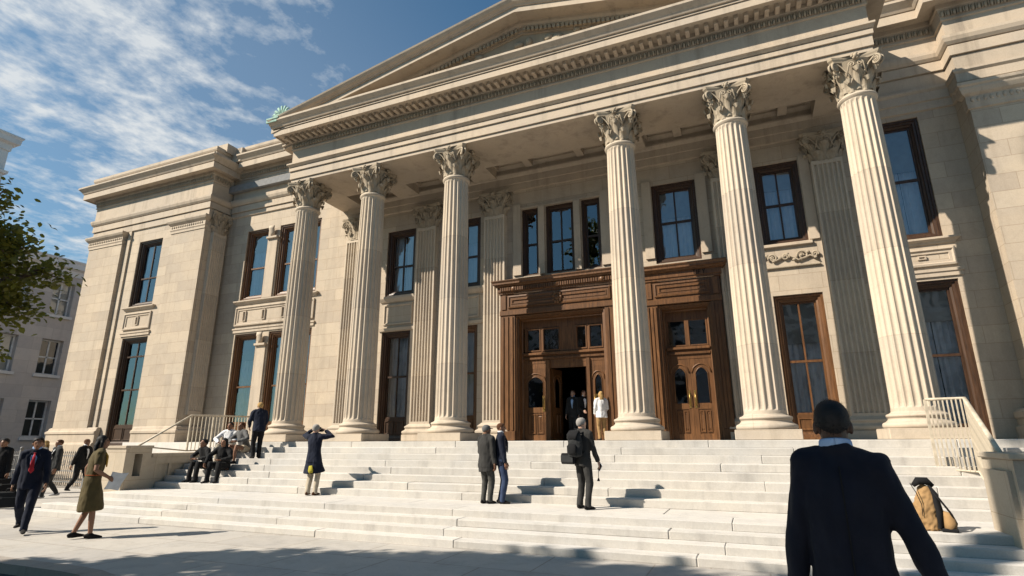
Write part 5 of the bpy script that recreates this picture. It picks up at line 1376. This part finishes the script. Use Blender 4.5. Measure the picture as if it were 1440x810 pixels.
# belt and scarf are worn: parts of her
b = MB(); b.tube([Vector((.180*math.cos(a), .020+.132*math.sin(a), 1.065)) for a in [R(q) for q in range(0,361,20)]], [(.006,.020)]*19, 6, side=(0,0,1)); b.build('belt', cloth_m('rust_leather', (.30,.07,.02)), woman)
b = MB(); b.tube([(.05,.10,1.47),(.07,.155,1.38),(.075,.16,1.26),(.09,.165,1.20)], [(.03,.018),(.034,.02),(.028,.016),(.012,.01)], 8, side=(1,0,0)); b.build('scarf', M['gold'], woman)
def briefcase(name, loc, rz, label, mat, w=.42, h=.30, wheels=False):
    root = empty(name, loc, R(rz))
    b = MB(); b.cbox(-w/2,w/2,-.055,.055,0,h,.018); b.build('case_body', M[mat], root)
    b = MB(); b.tube([(-.07,0,h-.002),(-.06,0,h+.055),(.06,0,h+.055),(.07,0,h-.002)], .010, 6); b.build('carry_handle', M[mat], root)
    b = MB(); b.box(-w/2-.002,w/2+.002,-.0575,.0575,h*.62,h*.66)
    for s in (-1,1): b.box(s*.12-.018,s*.12+.018,-.060,.060,h*.56,h*.70)
    b.build('clasps', M['midgrey'], root)
    return tag(root, label, 'briefcase')
briefcase('briefcase', grip(suit,1)-Vector((0,0,.345)), -128, 'dark briefcase carried by the man with the red tie', 'charcoal')
briefcase('briefcase', grip(edge,0)-Vector((0,0,.445)), -100, 'large black case carried by the person cut off at the left edge', 'black', .50, .40)
# camera in the raised hands
r = empty('camera_body', carried(coat, 0, .17, 1.60)); r.rotation_euler = (0,0,R(8))
b = MB(); b.cbox(-.07,.07,-.03,.03,-.045,.045,.008); b.cbox(-.03,.03,-.025,.025,.045,.07,.008); b.build('body', M['black'], r)
b = MB(); b.lathe([(.036,0),(.036,.07),(.040,.075),(.040,.10),(.03,.10)], 16); q = b.build('lens', M['black'], r); q.rotation_euler = (R(-90),0,0); q.location = (0,.03,0)
r.name = 'camera_held'; tag(r, 'black camera held up by the person in the long navy coat', 'camera')
b = MB(); b.tube([(.03,-.15,.72),(.05,-.165,.60),(.06,-.16,.54)], [(.05,.02),(.075,.03),(.05,.02)], 10, side=(1,0,0)); b.build('scarf_end', M['yellow'], coat)
# tan and black bag standing on the steps
r = empty('travel_bag', (2.10,10.0,LAND), R(-14)); r.scale = (.95,.95,.95)
b = MB(); b.tube([(0,0,0),(0,0,.02),(.01,0,.28),(.04,.02,.52),(.07,.03,.63)], [(.15,.09),(.17,.115),(.15,.10),(.11,.075),(.07,.045)], 16, side=(1,0,0))
me = remesh(b, .012, 3); me.materials.append(M['tan']); wrinkle(me, .026, 9, 8); link('bag_body', me, r)
b = MB(); b.tube([(.155,-.02,.03),(.175,0,.25),(.15,.02,.50),(.10,.03,.62)], [(.035,.10),(.05,.11),(.045,.095),(.02,.06)], 12, side=(1,0,0)); b.build('side_panel', M['black'], r)
b = MB(); b.tube([(-.09,-.05,.62),(-.02,-.03,.69),(.08,.0,.69),(.15,.02,.62)], [(.03,.03),(.055,.07),(.055,.07),(.03,.04)], 12, side=(0,0,1)); b.build('flap', M['black'], r)
b = MB(); b.tube([(.26,-.04,.02),(.28,-.04,.12),(.26,-.03,.22),(.20,-.02,.26)], [(.07,.07),(.085,.08),(.07,.07),(.03,.03)], 12, side=(1,0,0)); b.build('side_pocket', M['tan'], r)
b = MB(); b.tube([(.10,-.08,.63),(.20,-.09,.45),(.30,-.09,.27),(.34,-.05,.12)], [(.014,.010)]*4, 6); b.tube([(-.12,-.11,.66),(-.06,-.125,.52),(-.02,-.125,.36),(-.03,-.13,.20)], .006, 5); b.build('strap', M['black'], r)
b = MB(); b.cbox(.16,.36,-.12,.05,0,.05,.015); b.build('wheel_base', M['black'], r)
tag(r, 'tan and black travel bag standing on the steps beside the man in front', 'bag')
CLOUD_ROT, CLOUD_OFF, MX0, MX1, CL0, CL1 = 0, (0.3,1.7,0), .25, 1.1, .64, .86
SKY_TINT, CLOUD_COL, SKY_STR, SUN_STR, EXPO, VEIL = (.72,1.22,1.32), (8.8,9.1,9.2), .05, 5.0, 0.82, .13
# ------------------------------------------------------------------ sky, sun, camera
w = bpy.data.worlds.new('World'); SC.world = w; w.use_nodes = True; nt = w.node_tree; L = nt.links
bg = nt.nodes['Background']
sky = N(nt, 'ShaderNodeTexSky'); sky.sky_type = 'NISHITA'; sky.sun_disc = False
sky.sun_elevation = R(SUN_EL); sky.sun_rotation = math.atan2(-math.cos(R(SUN_AZ)), -math.sin(R(SUN_AZ)))
sky.altitude = 50; sky.air_density = 1.0; sky.dust_density = 1.0; sky.ozone_density = 2.2
tc = N(nt, 'ShaderNodeTexCoord'); sp = N(nt, 'ShaderNodeSeparateXYZ'); L.new(tc.outputs['Generated'], sp.inputs[0])
den = math_(nt, 'ADD', math_(nt, 'MAXIMUM', sp.outputs[2], 0.02), .06)
px = math_(nt, 'DIVIDE', sp.outputs[0], den); py = math_(nt, 'DIVIDE', sp.outputs[1], den)
cb = N(nt, 'ShaderNodeCombineXYZ'); L.new(px, cb.inputs[0]); L.new(py, cb.inputs[1])
rot = N(nt, 'ShaderNodeMapping'); rot.inputs['Location'].default_value = CLOUD_OFF; rot.inputs['Scale'].default_value = (1.25,1.0,1); L.new(cb.outputs[0], rot.inputs['Vector'])
n1 = N(nt, 'ShaderNodeTexNoise', Scale=3.6, Detail=9.0, Roughness=.62); n1.inputs['Distortion'].default_value = .35; L.new(rot.outputs[0], n1.inputs['Vector'])
n2 = N(nt, 'ShaderNodeTexNoise', Scale=1.15, Detail=3.0, Roughness=.5); mp2 = N(nt, 'ShaderNodeMapping'); mp2.inputs['Location'].default_value = CLOUD_OFF; L.new(cb.outputs[0], mp2.inputs['Vector']); L.new(mp2.outputs[0], n2.inputs['Vector'])
n3 = N(nt, 'ShaderNodeTexNoise', Scale=13.0, Detail=6.0, Roughness=.6); L.new(rot.outputs[0], n3.inputs['Vector'])
def smooth(src, a, b):
    m = nt.nodes.new('ShaderNodeMapRange'); m.interpolation_type = 'SMOOTHSTEP'; L.new(src, m.inputs[0]); m.inputs[1].default_value = a; m.inputs[2].default_value = b
    return m.outputs[0]
# high broken cloud west of the building, clear sky elsewhere
mask = math_(nt, 'MULTIPLY', smooth(math_(nt, 'MULTIPLY', px, -1.0), MX0, MX1), smooth(py, -.2, .4))
dens = math_(nt, 'ADD', math_(nt, 'ADD', math_(nt, 'MULTIPLY', n1.outputs['Fac'], .55), math_(nt, 'MULTIPLY', n2.outputs['Fac'], .5)), math_(nt, 'MULTIPLY', n3.outputs['Fac'], .40))
dens = math_(nt, 'ADD', dens, math_(nt, 'MULTIPLY', math_(nt, 'SUBTRACT', mask, 1.0), .34))
cl = ramp(nt, dens, [(CL0, 0), ((CL0+CL1)/2, .42), (CL1, 1)])
cl = math_(nt, 'MAXIMUM', math_(nt, 'MULTIPLY', cl, .9), math_(nt, 'MULTIPLY', mask, VEIL))
skyt = mixcol(nt, 1.0, sky.outputs[0], SKY_TINT, 'MULTIPLY')
mx = mixcol(nt, cl, skyt, CLOUD_COL)
L.new(mx, bg.inputs[0]); bg.inputs[1].default_value = SKY_STR

sun = bpy.data.lights.new('sun', 'SUN'); sun.energy = SUN_STR; sun.angle = R(.53); sun.color = (1.0, .90, .76)
so = bpy.data.objects.new('sun', sun); COL.objects.link(so); so.location = (-20,-15,20)
d = Vector((math.cos(R(SUN_EL))*math.cos(R(SUN_AZ)), math.cos(R(SUN_EL))*math.sin(R(SUN_AZ)), -math.sin(R(SUN_EL))))
so.rotation_euler = d.to_track_quat('-Z', 'Y').to_euler()

cam = bpy.data.cameras.new('camera'); co = bpy.data.objects.new('camera', cam); COL.objects.link(co)
cam.sensor_width = 36; cam.lens = 36*782.26/1440; cam.clip_end = 2000; cam.clip_start = .05
yaw, pitch, roll = R(22.797), R(15.291), R(-.255)
fwd = Vector((-math.sin(yaw)*math.cos(pitch), math.cos(yaw)*math.cos(pitch), math.sin(pitch)))
rt = Vector((math.cos(yaw), math.sin(yaw), 0)); up = rt.cross(fwd)
r2 = rt*math.cos(roll)+up*math.sin(roll); u2 = up*math.cos(roll)-rt*math.sin(roll)
co.matrix_world = Matrix(((r2.x,u2.x,-fwd.x,0),(r2.y,u2.y,-fwd.y,0),(r2.z,u2.z,-fwd.z,1.72),(0,0,0,1)))
SC.camera = co
SC.view_settings.view_transform = 'Standard'; SC.view_settings.look = 'None'; SC.view_settings.exposure = EXPO; SC.view_settings.gamma = 1
SC.view_settings.use_curve_mapping = False
SC.render.engine = 'CYCLES'; SC.cycles.max_bounces = 6; SC.cycles.diffuse_bounces = 2; SC.cycles.glossy_bounces = 3; SC.cycles.transparent_max_bounces = 8
SC.cycles.use_denoising = True
